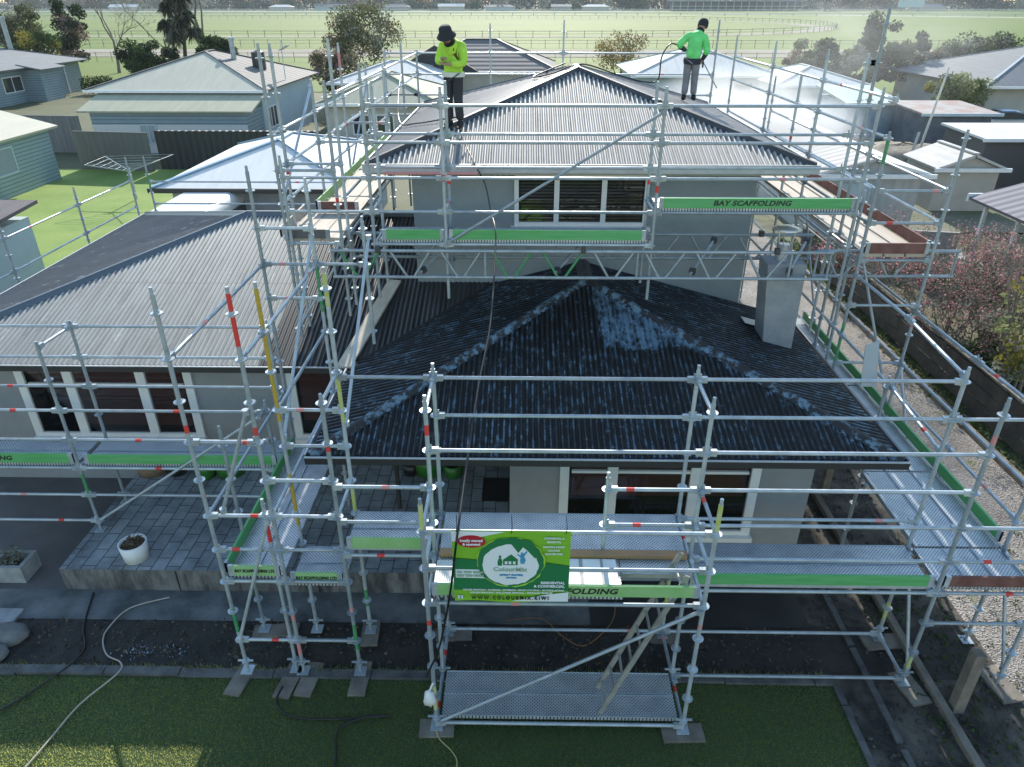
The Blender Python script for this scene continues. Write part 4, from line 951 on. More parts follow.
for a in ((-8.0,-7.5,7.95,8.01),(-8.0,-7.5,8.29,8.35),(-8.0,-7.94,8.012,8.288),(-7.56,-7.5,8.012,8.288)): b.box(a[0],a[1],a[2],a[3],.006,.30)
b.box(-7.939,-7.561,8.012,8.288,.006,.22,1); b.build('box', [mat('pale_concrete', (.30,.31,.31), .8, var=.2, scale=6), MATS['potting_soil']], pt)
c = MB(); rnd = random.Random(2); leaves(c, (-7.75,8.15,.36), (.24,.18,.12), 160, .03, rnd); leaves(c, (-8.1,8.1,.2), (.25,.15,.12), 120, .03, rnd); c.build('weeds', lf['grey'], pt)
for i, (x, y, rx, ry, rz, lb) in enumerate(((-7.12,6.92,.30,.22,.14,'big pale boulder at the left end of the dirt bed'), (-7.10,6.58,.22,.16,.10,'smaller boulder on the kerb at the far left edge'))):
    b = MB(); b.blob((x,y,.05), (rx,ry,rz), 12, i+20, .07); tag(b.build('boulder', mat('boulder_stone', (.15,.15,.145), .9, var=.25, scale=5, bump=.4, bscale=15), None, (x,y,0)), lb, 'stone', 'boulders at the bed end')
b = MB(); b.box(-7.55,-7.2,7.12,7.42,-.005,.03); tag(b.build('paving_slab', MATS['pale_concrete'], None, (-7.5,7.2,0)), 'white slab lying at the left end of the dirt bed', 'slab')
b = MB(); b.box(-.66,-.20,9.55,10.2,.404,.42); tag(b.build('door_mat', m_black, None, (-.42,9.9,.4)), 'black door mat on the porch pavers by the front wing wall', 'mat')
# dry leaves and grass blades
grass_blade = leafmat('grass_blades', (.014,.034,.014), (.036,.060,.028), .52); n = grass_blade.node_tree
tl = [q for q in n.nodes if q.type == 'BSDF_TRANSLUCENT'][0]
for lk in list(tl.inputs[0].links): n.links.remove(lk)
tl.inputs[0].default_value = (.95,1.0,.34,1)
rnd = random.Random(9); b = MB()
for _ in range(120000):
    x = rnd.uniform(-9, 4.03); y = rnd.uniform(4.55, 6.28); h = rnd.uniform(.008,.024)*(1.5 if rnd.random() < .04 else 1); a = rnd.uniform(0,6.28); dx = math.cos(a)*.0030; dy = math.sin(a)*.0030; lx = rnd.gauss(0,.012); ly = rnd.gauss(0,.012)
    b.add([(x-dx,y-dy,-.005),(x+dx,y+dy,-.005),(x+lx,y+ly,h)], [(0,1,2)])
for _ in range(2500):
    x = rnd.uniform(-9, 4.0); y = rnd.gauss(6.42,.03); h = rnd.uniform(.03,.08); a = rnd.uniform(0,6.28); dx = math.cos(a)*.006; dy = math.sin(a)*.006
    b.add([(x-dx,y-dy,-.005),(x+dx,y+dy,-.005),(x+rnd.gauss(0,.03),y+rnd.gauss(0,.03),h)], [(0,1,2)])
tag(b.build('grass', grass_blade), 'short grass blades of the front lawn', 'grass', kind='stuff')
b = MB()
for _ in range(1600):
    x = rnd.uniform(-9, 6.2); y = rnd.uniform(6.48,7.28) if x < 4 else rnd.uniform(4.5,11); leaves(b, (x,y,.0), (.02,.02,.012), 1, rnd.uniform(.012,.04), rnd)
for _ in range(130): leaves(b, (rnd.gauss(-5.15,.16) if rnd.random() < .6 else rnd.gauss(-4.72,.12), rnd.gauss(6.72,.07), .0), (.01,.01,.004), 1, rnd.uniform(.008,.02), rnd, 2)
for _ in range(500): leaves(b, (rnd.uniform(5.0,6.3), rnd.uniform(4.5,9), .02), (.03,.03,.02), 2, .03, rnd, 1)
tag(b.build('leaf_litter', [leafmat('dead_leaves', (.05,.035,.02), (.20,.15,.10), .1), lf['mid'], leafmat('paint_flakes', (.35,.42,.50), (.5,.58,.65), .0)]), 'dead leaves and weeds scattered over the bare dirt', 'leaves', kind='stuff')
b = MB()
for _ in range(420):
    x = rnd.uniform(6.2,9.1); y = rnd.uniform(4.5,9.5); leaves(b, (x,y,.0), (.06,.06,.02), 5, .02, rnd)
tag(b.build('weeds', [lf['mid'], lf['olive']]), 'small weeds sprouting through the gravel drive', 'weeds', kind='stuff'); b = MB()
for _ in range(500):
    x = rnd.uniform(9.15,10.0); y = rnd.uniform(9,26); leaves(b, (x,y,.05), (.15,.15,.08), 8, .05, rnd, rnd.randrange(2))
tag(b.build('weeds', [lf['mid'], lf['olive']]), 'low weeds in the strip before the dark board fence', 'weeds', kind='stuff'); b = MB()
for _ in range(500):
    x = rnd.uniform(10.0,12.0); y = rnd.uniform(9.5,15.2); leaves(b, (x,y,.06), (.15,.15,.08), 8, .06, rnd, rnd.randrange(2))
tag(b.build('weeds', [lf['mid'], lf['olive']]), 'leafy ground cover under the multi stemmed tree', 'weeds', kind='stuff')
b = MB(); rr2 = random.Random(61)
for k in range(900):
    if rr2.random() < .6: x, y = rr2.uniform(4.2, 6.25), rr2.uniform(4.6, 11.5)
    else: x, y = rr2.uniform(-9, 4), rr2.uniform(6.5, 7.25)
    q = rr2.uniform(.008, .03) * (1.6 if rr2.random() < .06 else 1); b.blob((x, y, .0), (q*rr2.uniform(.8,1.4), q, q*.7), 5, k, .3, rr2.randrange(2))
tag(b.build('rubble', [mat('dark_clods', (.06,.05,.04), .9, var=.3, scale=9), mat('pale_stones', (.075,.07,.062), .9, var=.3, scale=9)]), 'clods and small stones scattered over the bare soil beds', 'rubble', kind='stuff')
# wire fence with leaning timber post on the side yard edge
fw = thing('wire_fence', 'low wire mesh fence with a leaning timber post between house and gravel', 'fence', (5.45,6.0,0))
b = MB(); b.beam((5.45,5.98,-.1), (5.50,6.05,.92), .13, .13, 0, (0,1,0)); b.build('post', m_wood, fw)
b = MB(); b.beam((5.43,10.4,-.1), (5.43,10.4,.9), .12, .12, 0, (0,1,0)); b.build('post', m_wood, fw)
b = MB()
for k in range(10): b.tube((5.56,3.0,.05+k*.085), (5.52,10.4,.05+k*.085), .0012, 3, cap=False)
for k in range(74): b.tube((5.56,3.0+k*.1,.04), (5.56,3.0+k*.1,.83), .0012, 3, cap=False)
b.build('wire_mesh', mat('rusty_wire', (.10,.085,.07), .8), fw)
b = MB(); b.beam((5.30,2.5,.03), (5.25,11.5,.03), .10, .10); tag(b.build('timber_edging', m_wood, None, (5.3,6,0)), 'long timber edging lying along the wire fence', 'timber')
b = MB()
for y0, y1 in ((2.5,3.9),(3.95,5.4),(5.5,6.9),(6.95,9.5)): b.box(4.50,4.58,y0,y1,-.04,.025)
struct(b.build('kerb', MATS['edging_concrete']))
# dark paling fence beyond the gravel
fd = thing('timber_fence', 'dark brown board fence along the far side of the gravel drive', 'fence', (9.6,14,0))
m_fdk = mat('dark_fence_boards', (.085,.072,.062), .85, rgb2=(.04,.034,.03), scale=3, bump=.3)
b = MB()
for k in range(3): b.box(9.55,9.59,4,24,.12+k*.30,.38+k*.30)
b.build('boards', m_fdk, fd)
for y in range(5, 25, 2):
    b = MB(); b.box(9.592,9.69,y-.05,y+.05,0,1.06); b.build('post', m_fdk, fd)
b = MB(); b.box(9.50,9.66,4,24,1.065,1.10); b.build('top_rail', m_wood, fd)
b = MB(); b.box(9.12,9.22,1.0,24,-.04,.12); tag(b.build('timber_edging', m_wood, None, (9.17,12,0)), 'weathered timber edging between gravel drive and garden strip', 'timber')

# ------------------------------------------------------------------ neighbouring houses
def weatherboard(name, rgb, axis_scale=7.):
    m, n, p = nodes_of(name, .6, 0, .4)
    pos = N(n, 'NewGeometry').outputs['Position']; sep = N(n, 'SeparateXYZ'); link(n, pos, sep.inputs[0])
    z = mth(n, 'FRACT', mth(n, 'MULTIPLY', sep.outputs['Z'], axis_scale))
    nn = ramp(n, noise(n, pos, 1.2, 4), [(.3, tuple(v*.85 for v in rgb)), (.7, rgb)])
    link(n, mix(n, ramp(n, z, [(.0, W1), (.12, (.8,.8,.8)), (.2, B0)]), nn, tuple(v*.35 for v in rgb)), p.inputs['Base Color']); bump(n, p, z, 1., .04); return m  # dark joint line per board, with its small lap shadow painted into the colour
def sheetroof(name, rgb, axis='x', per=2.2, rough=.5, rgb2=None):
    m, n, p = nodes_of(name, max(.8, rough), 0, .2)
    pos = N(n, 'NewGeometry').outputs['Position']; sep = N(n, 'SeparateXYZ'); link(n, pos, sep.inputs[0])
    s = mth(n, 'SINE', mth(n, 'MULTIPLY', sep.outputs['X' if axis == 'x' else 'Y'], 2*math.pi*per))
    c = ramp(n, noise(n, pos, .8, 6, .7, (4, .6, .6) if axis == 'x' else (.6, 4, .6)), [(.3, rgb2 or tuple(v*.8 for v in rgb)), (.7, rgb)])
    link(n, c, p.inputs['Base Color']); bump(n, p, s, .35, .03); return m
def win_on(parent, face, a0, a1, z0, z1, pos, mf, pane, mull=1, d=.05, proud=1):
    """face 'S': wall at y=pos facing -y, 'E': wall at x=pos facing +x, 'W': x=pos facing -x"""
    def bx(b, u0, u1, z0_, z1_, t0, t1, m=0):
        if face == 'S': b.box(u0, u1, pos-t1, pos-t0, z0_, z1_, m)
        elif face == 'E': b.box(pos+t0, pos+t1, u0, u1, z0_, z1_, m)
        else: b.box(pos-t1, pos-t0, u0, u1, z0_, z1_, m)
    f = MB(); fw = .08
    bx(f, a0-fw, a0, z0-fw, z1+fw, .002, d); bx(f, a1, a1+fw, z0-fw, z1+fw, .002, d); bx(f, a0, a1, z1, z1+fw, .002, d); bx(f, a0, a1, z0-fw, z0, .002, d)
    for k in range(1, mull+1):
        q = a0 + (a1-a0)*k/(mull+1); bx(f, q-.035, q+.035, z0, z1, .002, d)
    o = f.build('window', mf, parent)
    for k in range(mull+1):
        q0 = a0 + (a1-a0)*k/(mull+1) + (.037 if k else .002); q1 = a0 + (a1-a0)*(k+1)/(mull+1) - (.037 if k < mull else .002)
        p = MB(); bx(p, q0, q1, z0+.002, z1-.002, .004, .022); p.build('pane', pane, o)
    return o
m_pane = mat('dark_window_pane', (.03,.035,.04), .08, spec=.8); m_pane2 = mat('pale_window_pane', (.30,.34,.36), .15)
def roof_mb(x0, x1, y0, y1, ez, rise, typ, ov, th=.10):
    X0_, X1_, Y0_, Y1_ = x0-ov, x1+ov, y0-ov, y1+ov; zt = ez + rise; b = MB()
    if typ == 'hip':
        if X1_-X0_ >= Y1_-Y0_:
            h = (Y1_-Y0_)/2; a = (X0_+h, Y0_+h, zt); c = (X1_-h, Y0_+h, zt)
            fs = [[(X0_,Y0_,ez),(X1_,Y0_,ez),c,a],[(X1_,Y1_,ez),(X0_,Y1_,ez),a,c],[(X0_,Y1_,ez),(X0_,Y0_,ez),a],[(X1_,Y0_,ez),(X1_,Y1_,ez),c]]
        else:
            h = (X1_-X0_)/2; a = (X0_+h, Y0_+h, zt); c = (X0_+h, Y1_-h, zt)
            fs = [[(X0_,Y0_,ez),(X1_,Y0_,ez),a],[(X1_,Y0_,ez),(X1_,Y1_,ez),c,a],[(X1_,Y1_,ez),(X0_,Y1_,ez),c],[(X0_,Y1_,ez),(X0_,Y0_,ez),a,c]]
        rg = [(a, c)]
    elif typ == 'gx':
        ym = (Y0_+Y1_)/2; a, c = (X0_,ym,zt), (X1_,ym,zt); fs = [[(X0_,Y0_,ez),(X1_,Y0_,ez),c,a],[(X1_,Y1_,ez),(X0_,Y1_,ez),a,c]]; rg = [(a,c)]
    elif typ == 'gy':
        xm = (X0_+X1_)/2; a, c = (xm,Y0_,zt), (xm,Y1_,zt); fs = [[(X0_,Y1_,ez),(X0_,Y0_,ez),a,c],[(X1_,Y0_,ez),(X1_,Y1_,ez),c,a]]; rg = [(a,c)]
    elif typ == 'sy': fs = [[(X0_,Y0_,ez),(X1_,Y0_,ez),(X1_,Y1_,zt),(X0_,Y1_,zt)]]; rg = []
    else: fs = [[(X0_,Y0_,zt),(X1_,Y0_,ez),(X1_,Y1_,ez),(X0_,Y1_,zt)]]; rg = []
    for k, f in enumerate(fs): b.slab(f, th, k)
    return b, rg, fs
def nhouse(name, label, x0, x1, y0, y1, ez, rise, typ, mw, mr, wins=(), ov=.45, group='neighbouring houses', cat='house', mcap=None, mf=None, z0=-.1, gut=None, mr2=None):
    t = thing(name, label, cat, ((x0+x1)/2, y0, 0), group)
    b = MB(); b.box(x0, x1, y0, y1, z0, ez-.04)
    if typ == 'gx':
        ym = (y0+y1)/2; zz = ez + rise*(1-ov/((y1-y0)/2+ov)) + rise*0 
        for xx in (x0, x1): b.add([(xx,y0,ez-.04),(xx,y1,ez-.04),(xx,ym,ez+rise-.14)], [(0,1,2)])
    if typ == 'gy':
        xm = (x0+x1)/2
        for yy in (y0, y1): b.add([(x0,yy,ez-.04),(x1,yy,ez-.04),(xm,yy,ez+rise-.14)], [(0,1,2)])
    wl = b.build('wall', mw, t)
    rbm, rg, fs = roof_mb(x0, x1, y0, y1, ez, rise, typ, ov)
    mrs = [mr]*4
    if mr2: mrs = [mr, mr, mr2, mr2] if (typ == 'hip' and x1-x0 >= y1-y0) else [mr, mr2, mr, mr2]
    ro = rbm.build('roof', mrs, t)
    b = MB()
    for a, c in rg: b.beam(Vector(a)+Vector((0,0,.03)), Vector(c)+Vector((0,0,.03)), .22, .06)
    if typ == 'hip':
        a, c = rg[0]
        long_x = (x1-x0) >= (y1-y0)
        for cx_, cy_ in ((x0-ov,y0-ov),(x1+ov,y0-ov),(x0-ov,y1+ov),(x1+ov,y1+ov)):
            e = (a if cx_ < (x0+x1)/2 else c) if long_x else (a if cy_ < (y0+y1)/2 else c)
            b.beam((cx_,cy_,ez+.03), Vector(e)+Vector((0,0,.03)), .18, .05)
    if b.v: b.build('ridge_cap', mcap or mr, ro)
    g = MB(); g.box(x0-ov-.1, x1+ov+.1, y0-ov-.10, y0-ov-.012, ez-.14, ez+.01); g.build('gutter', gut or m_white, ro)
    for wdef in wins: win_on(wl, *wdef[:6], wdef[6] if len(wdef) > 6 else (mf or m_white), wdef[7] if len(wdef) > 7 else m_pane, wdef[8] if len(wdef) > 8 else 1)
    return t, wl, ro
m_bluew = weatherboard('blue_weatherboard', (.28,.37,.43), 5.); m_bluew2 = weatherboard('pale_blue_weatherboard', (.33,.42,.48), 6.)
m_paint2 = mat('two_tone_wall', (.17,.22,.26), .7); m_cream = mat('cream_wall', (.50,.46,.40), .8, var=.08, scale=1.5)
m_bluelt = mat('light_blue_wall', (.42,.50,.54), .7, var=.06, scale=1.5); m_beige = mat('beige_wall', (.42,.40,.36), .8, var=.08, scale=1.2)
m_rgrey = sheetroof('grey_sheet_roof', (.20,.21,.22)); m_rgreen = sheetroof('grey_green_roof', (.40,.40,.30), 'x', 1.1, .7, (.32,.325,.24)); m_rcream = sheetroof('cream_grey_roof', (.52,.495,.40), 'x', 1.1, .7, (.44,.42,.34))
m_rwhite = sheetroof('white_sheet_roof', (.62,.62,.60), 'x', 2); m_rmint = sheetroof('mint_roof', (.42,.52,.48), 'y', 2); m_rblue = sheetroof('pale_blue_sheet_roof', (.76,.755,.72), 'x', 1.5, .45, (.64,.64,.61))
m_tile = sheetroof('grey_tile_roof', (.20,.19,.19), 'y', 1.6, .8, (.11,.105,.105)); m_purple = sheetroof('mauve_grey_roof', (.21,.20,.225), 'y', 2.5)
m_rust = mat('rusty_roof', (.30,.20,.17), .8, rgb2=(.33,.31,.30), scale=.9, contrast=(.42,.6)); m_shedw = mat('shed_wall', (.12,.13,.15), .8, var=.25, scale=1.5)
m_corrw = sheetroof('corrugated_wall', (.45,.46,.45), 'x', 3, .6); m_pinkgrey = sheetroof('pinkish_sheet_roof', (.50,.47,.45), 'y', 2, .6)
# top left
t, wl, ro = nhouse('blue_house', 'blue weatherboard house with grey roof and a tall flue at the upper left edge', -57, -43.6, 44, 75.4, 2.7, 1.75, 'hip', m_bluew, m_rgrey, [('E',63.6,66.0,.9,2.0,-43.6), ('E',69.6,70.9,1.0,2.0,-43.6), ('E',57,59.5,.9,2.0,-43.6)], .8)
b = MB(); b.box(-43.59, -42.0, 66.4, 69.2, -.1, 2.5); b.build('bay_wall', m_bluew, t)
b = MB(); b.slab([(-43.59,65.9,2.95),(-41.5,65.9,2.55),(-41.5,69.7,2.55),(-43.59,69.7,2.95)], .1); b.build('bay_roof', m_rgrey, ro)
b = MB(); b.tube((-47.6,72,3.2), (-47.6,72,6.3), .2, 10, None); b.tube((-47.6,72,6.3), (-47.6,72,6.5), .28, 10); b.build('flue', m_galv, ro)
b = MB(); b.tube((-45,60,3.2), (-45,60,3.9), .12, 8, None); b.tube((-45,60,3.9), (-45,60,4.05), .2, 8); b.build('roof_vent', m_clip, ro)
b = MB(); b.tube((-43.5,72.6,.0), (-43.5,72.6,2.6), .06, 8); b.build('downpipe', m_white, wl)
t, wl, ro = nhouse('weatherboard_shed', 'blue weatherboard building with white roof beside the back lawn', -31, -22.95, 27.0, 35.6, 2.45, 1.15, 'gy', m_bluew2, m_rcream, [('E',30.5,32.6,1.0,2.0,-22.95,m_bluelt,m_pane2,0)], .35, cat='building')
t, wl, ro = nhouse('lean_to', 'small dark corrugated roof building at the left edge by the back lawn', -19.5, -14.9, 15.5, 21.0, 2.1, .4, 'sy', m_bluelt, sheetroof('brown_grey_sheet', (.16,.14,.14), 'x', 2), [], .25, cat='building')
t, wl, ro = nhouse('green_roof_house', 'low house with grey green roofs behind the dark corrugated fence', -25.2, -15.6, 45, 56, 3.15, 1.75, 'hip', m_bluelt, m_rcream, [], .55, mr2=sheetroof('grey_side_roof', (.20,.19,.18), 'y', 1.2, .7), mcap=m_capgrey)
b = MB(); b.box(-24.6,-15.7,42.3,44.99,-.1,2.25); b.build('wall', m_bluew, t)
b = MB(); b.box(-24.6,-15.7,42.28,42.298,0,1.55); b.build('wall_band', mat('white_wall_band', (.58,.58,.56), .7), t)
b = MB(); b.slab([(-25.1,41.9,2.32),(-15.2,41.9,2.32),(-15.2,45.0,3.05),(-25.1,45.0,3.05)], .1); b.build('verandah_roof', m_rgreen, t)
win_on(wl, 'E', 45.6, 47.4, .9, 2.0, -15.6, m_white, m_pane, 2)
win_on(wl, 'S', -21.8, -21.0, .6, 1.5, 42.27, m_bluelt, m_pane2, 1)
b = MB(); b.tube((-18.9,50.5,4.3), (-18.9,50.5,5.5), .16, 10); b.tube((-18.9,50.5,5.5), (-18.9,50.5,5.7), .22, 10); b.build('flue', m_galv, ro)
b = MB(); b.tube((-17.3,50.5,3.8), (-17.3,50.5,4.85), .42, 14); b.tube((-17.3,50.5,4.85), (-17.3,50.5,4.95), .3, 14, .1); b.build('water_tank', mat('dark_tank', (.03,.035,.04), .4), ro)
b = MB(); b.tube((-15.4,49.5,3.3), (-15.4,49.5,5.6), .03, 6); b.beam((-15.5,49.5,5.0),(-14.9,49.4,5.3), .5, .04); b.build('dish_mast', m_galv, ro)
def fence(name, label, pts, h, m, th=.05, per=0, group=None):
    t = thing(name, label, 'fence', (pts[0][0], pts[0][1], 0), group); b = MB()
    for a, c in zip(pts[:-1], pts[1:]): b.beam((a[0],a[1],h/2-.05), (c[0],c[1],h/2-.05), th, h+.1)
    b.build('panel', m, t); b = MB()
    for a, c in zip(pts[:-1], pts[1:]): b.beam((a[0],a[1],h+.02), (c[0],c[1],h+.02), th*1.6, .05)
    b.build('cap_rail', m, t); return t
m_colorx, n, p = nodes_of('charcoal_corrugated', .5, 0, .4)
pos = N(n, 'NewGeometry').outputs['Position']; sep = N(n, 'SeparateXYZ'); link(n, pos, sep.inputs[0])
link(n, ramp(n, mth(n, 'SINE', mth(n, 'MULTIPLY', sep.outputs['X'], 2*math.pi/.35)), [(.3,(.025,.028,.031)),(.7,(.036,.04,.044))]), p.inputs['Base Color']); bump(n, p, mth(n, 'SINE', mth(n, 'MULTIPLY', sep.outputs['X'], 2*math.pi/.35)), .8, .04)
fence('corrugated_fence', 'charcoal corrugated steel fence along the back of the lawn', [(-19.0,38.0),(-10.5,38.0)], 1.85, m_colorx)
fence('panel_fence', 'grey brown panel fence angled between blue shed and charcoal fence', [(-23.2,37.9),(-19.1,37.4)], 1.85, mat('grey_brown_panels', (.13,.125,.12), .8, var=.15, scale=2, stretch=(5,1,.3)))
fence('paling_fence', 'weathered grey paling fence under the blue house', [(-34,43.6),(-25.6,42.8)], 1.9, mat('grey_palings', (.22,.22,.21), .85, rgb2=(.13,.13,.125), scale=3, stretch=(4,1,.3)))
# rotary clothesline
cl = thing('clothesline', 'rotary clothesline with tilted wire arms on the back lawn', 'clothesline', (-17.2,31.5,0))
b = MB(); b.tube((-17.2,31.5,0), (-17.2,31.5,1.35), .035, 8); b.build('pole', m_galv, cl)
b = MB(); cs = [(-18.6,30.6,1.65), (-15.7,30.6,1.75), (-15.6,32.5,1.75), (-18.7,32.5,1.65)]
for c_ in cs: b.tube((-17.2,31.5,1.2), c_, .018, 6)
b.build('arm', m_galv, cl); b = MB()
for k in range(1, 7):
    q = [tuple(-17.2*(1-k/6)+c_[0]*k/6 if i == 0 else (31.5*(1-k/6)+c_[1]*k/6 if i == 1 else 1.2*(1-k/6)+c_[2]*k/6) for i in range(3)) for c_ in cs]
    for i in range(4): b.tube(q[i], q[(i+1)%4], .008, 4, cap=False)
b.build('wire', m_galv, cl)
# garage behind the left wing and the white van beside it
nhouse('garage', 'white and blue hip roofed garage behind the left wing roof', -11.9, -6.0, 24.1, 31.5, 2.3, 1.0, 'hip', mat('garage_wall', (.30,.31,.32), .8, var=.1), m_rblue, [], .45, cat='garage', mcap=mat('blue_capping', (.22,.33,.45), .5), gut=m_gut)
vn = thing('van', 'white van parked behind the left wing, only its roof showing', 'van', (-10.3, 20.6, 0))
def rounded_box(b, x0, x1, y0, y1, z0, z1, r, m=0, n=5):
    prof = []
    for cx_, cz_, a0 in ((x1-r, z0+r*.3, -90), (x1-r, z1-r, 0), (x0+r, z1-r, 90), (x0+r, z0+r*.3, 180)):
        rr = r if cz_ > (z0+z1)/2 else r*.3
        for k in range(n+1): a = R(a0 + 90*k/n); prof.append((cx_ + (r if cz_ > (z0+z1)/2 else r*.3)*math.cos(a)*(1 if rr == r else 1), cz_ + rr*math.sin(a)))
    L = len(prof); q = []
    for yy, sc in ((y0,.86),(y0+r*.6,.97),(y0+r*1.4,1),(y1-r*1.4,1),(y1-r*.6,.97),(y1,.86)):
        mx_, mz_ = (x0+x1)/2, z0
        q += [(mx_+(a-mx_)*sc, yy, mz_+(c-mz_)*sc) for a, c in prof]
    b.add(q, [(i*L+k, i*L+(k+1)%L, (i+1)*L+(k+1)%L, (i+1)*L+k) for i in range(5) for k in range(L)], m, True)
    b.add(q[:L], [tuple(range(L))], m); b.add(q[-L:], [tuple(reversed(range(L)))], m)
m_vanw = mat('van_paint', (.72,.72,.70), .3)
b = MB(); rounded_box(b, -11.45,-9.5,20.2,24.9,.35,2.2,.28); vb = b.build('body', m_vanw, vn)
b = MB(); b.box(-9.63,-9.47,20.9,24.4,1.15,1.75); b.box(-11.2,-9.75,20.16,20.30,1.2,1.8); b.build('window', m_pane, vn)
for wx in (-11.4,-9.55):
    for wy in (21.1,24.0):
        b = MB(); b.tube((wx-.1,wy,.33), (wx+.1,wy,.33), .33, 16); b.build('wheel', mat('tyre_rubber', (.02,.02,.02), .8), vn)
# behind the upper roof
nhouse('cream_cottage', 'cream cottage with green grey roof and twin white windows behind the upper left rails', -11.4, -5.2, 43.5, 51, 2.6, 1.3, 'hip', m_cream, m_rgreen, [('S',-9.9,-8.9,.9,1.9,43.5), ('S',-8.5,-7.6,.9,1.9,43.5)], .5)
nhouse('white_roof_house', 'low white roofed house between the large tree and the upper roof', -13.5, -5.4, 55, 62, 2.6, 1.2, 'hip', m_cream, m_rwhite, [], .5)
t, wl, ro = nhouse('dark_gable_house', 'tiled roof house with a dark gable and small window behind the first worker', -9.3, 2.2, 61, 70, 2.9, 2.05, 'hip', m_cream, m_tile, [('S',-8.2,-6.4,1.0,2.3,61)], .6, mcap=m_capgrey)
b = MB(); b.slab([(-10.2,60.0,2.9),(-3.6,60.0,2.9),(-6.9,60.0,4.6)], .02) if False else b.add([(-10.3,60.2,2.85),(-3.5,60.2,2.85),(-6.9,60.2,4.75),(-10.3,60.6,2.85),(-3.5,60.6,2.85),(-6.9,60.6,4.75)], [(0,1,2),(5,4,3),(0,3,4,1),(1,4,5,2),(2,5,3,0)])
b.build('gable', mat('dark_gable', (.035,.035,.04), .8), t)
nhouse('white_house', 'light blue house with white and mint hip roof behind the second worker', 9.0, 19.6, 61, 71, 2.6, 1.75, 'hip', m_bluelt, m_rwhite, [('S',16.6,18.0,.5,2.0,61,m_gut2,m_pane,0)], .6, mr2=m_rmint)
nhouse('mint_cottage', 'mint roofed cottage seen through the spray', 18.6, 24.5, 56, 64, 2.4, 1.0, 'hip', m_bluelt, m_rwhite, [], .5, mr2=m_rmint)
nhouse('mint_shed', 'flat mint roofed shed right of the spray', 20.4, 23.6, 48, 53, 2.15, .5, 'sy', mat('blue_shed_wall', (.28,.37,.45), .8, var=.1), sheetroof('mint_flat', (.46,.55,.49), 'x', 2), [], .25, cat='shed')
fence('board_fence', 'dark weathered board fence running right from the mint shed', [(23.9,48.2),(28.2,49.0)], 2.0, m_shedw)
t, wl, ro = nhouse('rusty_shed', 'dark shed with a rusty flat roof on the right', 22.9, 26.7, 43.3, 47.2, 2.15, .18, 'sy', m_shedw, m_rust, [], .3, cat='shed', gut=m_bluelt)
nhouse('beige_house', 'beige house with large grey hip roof at the upper right edge', 31.6, 52, 52.5, 66, 2.7, 2.2, 'hip', m_beige, m_rgrey, [('S',34.6,38.0,1.1,2.2,52.5,m_pinkgrey,m_pane,1)], .7, mcap=m_gut2)
pt_ = thing('utility_pole', 'thin pale utility pole standing before the rusty shed', 'pole', (20.6,38.5,0)); b = MB(); b.tube((20.4,38.5,-.2), (20.9,38.5,4.9), .07, 8, .05); b.build('pole', mat('pale_pole', (.55,.54,.5), .8), pt_); b = MB(); b.beam((20.5,38.5,4.5),(21.2,38.5,4.5), .06, .08); b.build('crossarm', m_wood, pt_)
# silver car
car = thing('car', 'silver car parked before the beige house', 'car', (33.0,49.0,0)); CX, CY = 31.4, 50.0
def carloft(b, prof, y0, y1, m=0):
    L = len(prof); q = []
    for yy, sc in ((y0,.93),(y0+.12,1),(y1-.12,1),(y1,.93)): q += [(CX+x, yy, .25+(z-.25)*sc if z > .25 else z) for x, z in prof]
    b.add(q, [(i*L+k, i*L+(k+1)%L, (i+1)*L+(k+1)%L, (i+1)*L+k) for i in range(3) for k in range(L)], m, True); b.add(q[:L], [tuple(range(L))], m); b.add(q[-L:], [tuple(reversed(range(L)))], m)
m_silver = mat('silver_car_paint', (.50,.53,.55), .3, .5)
b = MB(); carloft(b, [(-2.2,.3),(2.2,.3),(2.25,.7),(2.1,.92),(1.25,.98),(-1.1,.98),(-2.1,.82),(-2.25,.6)], CY-.86, CY+.86); bd = b.build('body', m_silver, car)
b = MB(); carloft(b, [(-1.15,.97),(1.5,.97),(1.0,1.40),(.4,1.48),(-.3,1.46)], CY-.72, CY+.72); b.build('cabin', m_pane, bd)
b = MB(); carloft(b, [(-.38,1.44),(.92,1.44),(.55,1.51),(-.2,1.50)], CY-.66, CY+.66); b.build('car_roof', m_silver, bd)
for wx in (-1.35,1.4):
    for wy in (CY-.84, CY+.64):
        b = MB(); b.tube((CX+wx,wy,.31), (CX+wx,wy+.2,.31), .31, 16); wo = b.build('wheel', MATS['tyre_rubber'], car); b = MB(); b.tube((CX+wx,wy-.01,.31), (CX+wx,wy+.21,.31), .19, 12); b.build('rim', m_galv, wo)
b = MB(); b.box(CX-2.27,CX-2.15,CY-.75,CY-.45,.6,.75); b.build('headlight', m_white, bd)
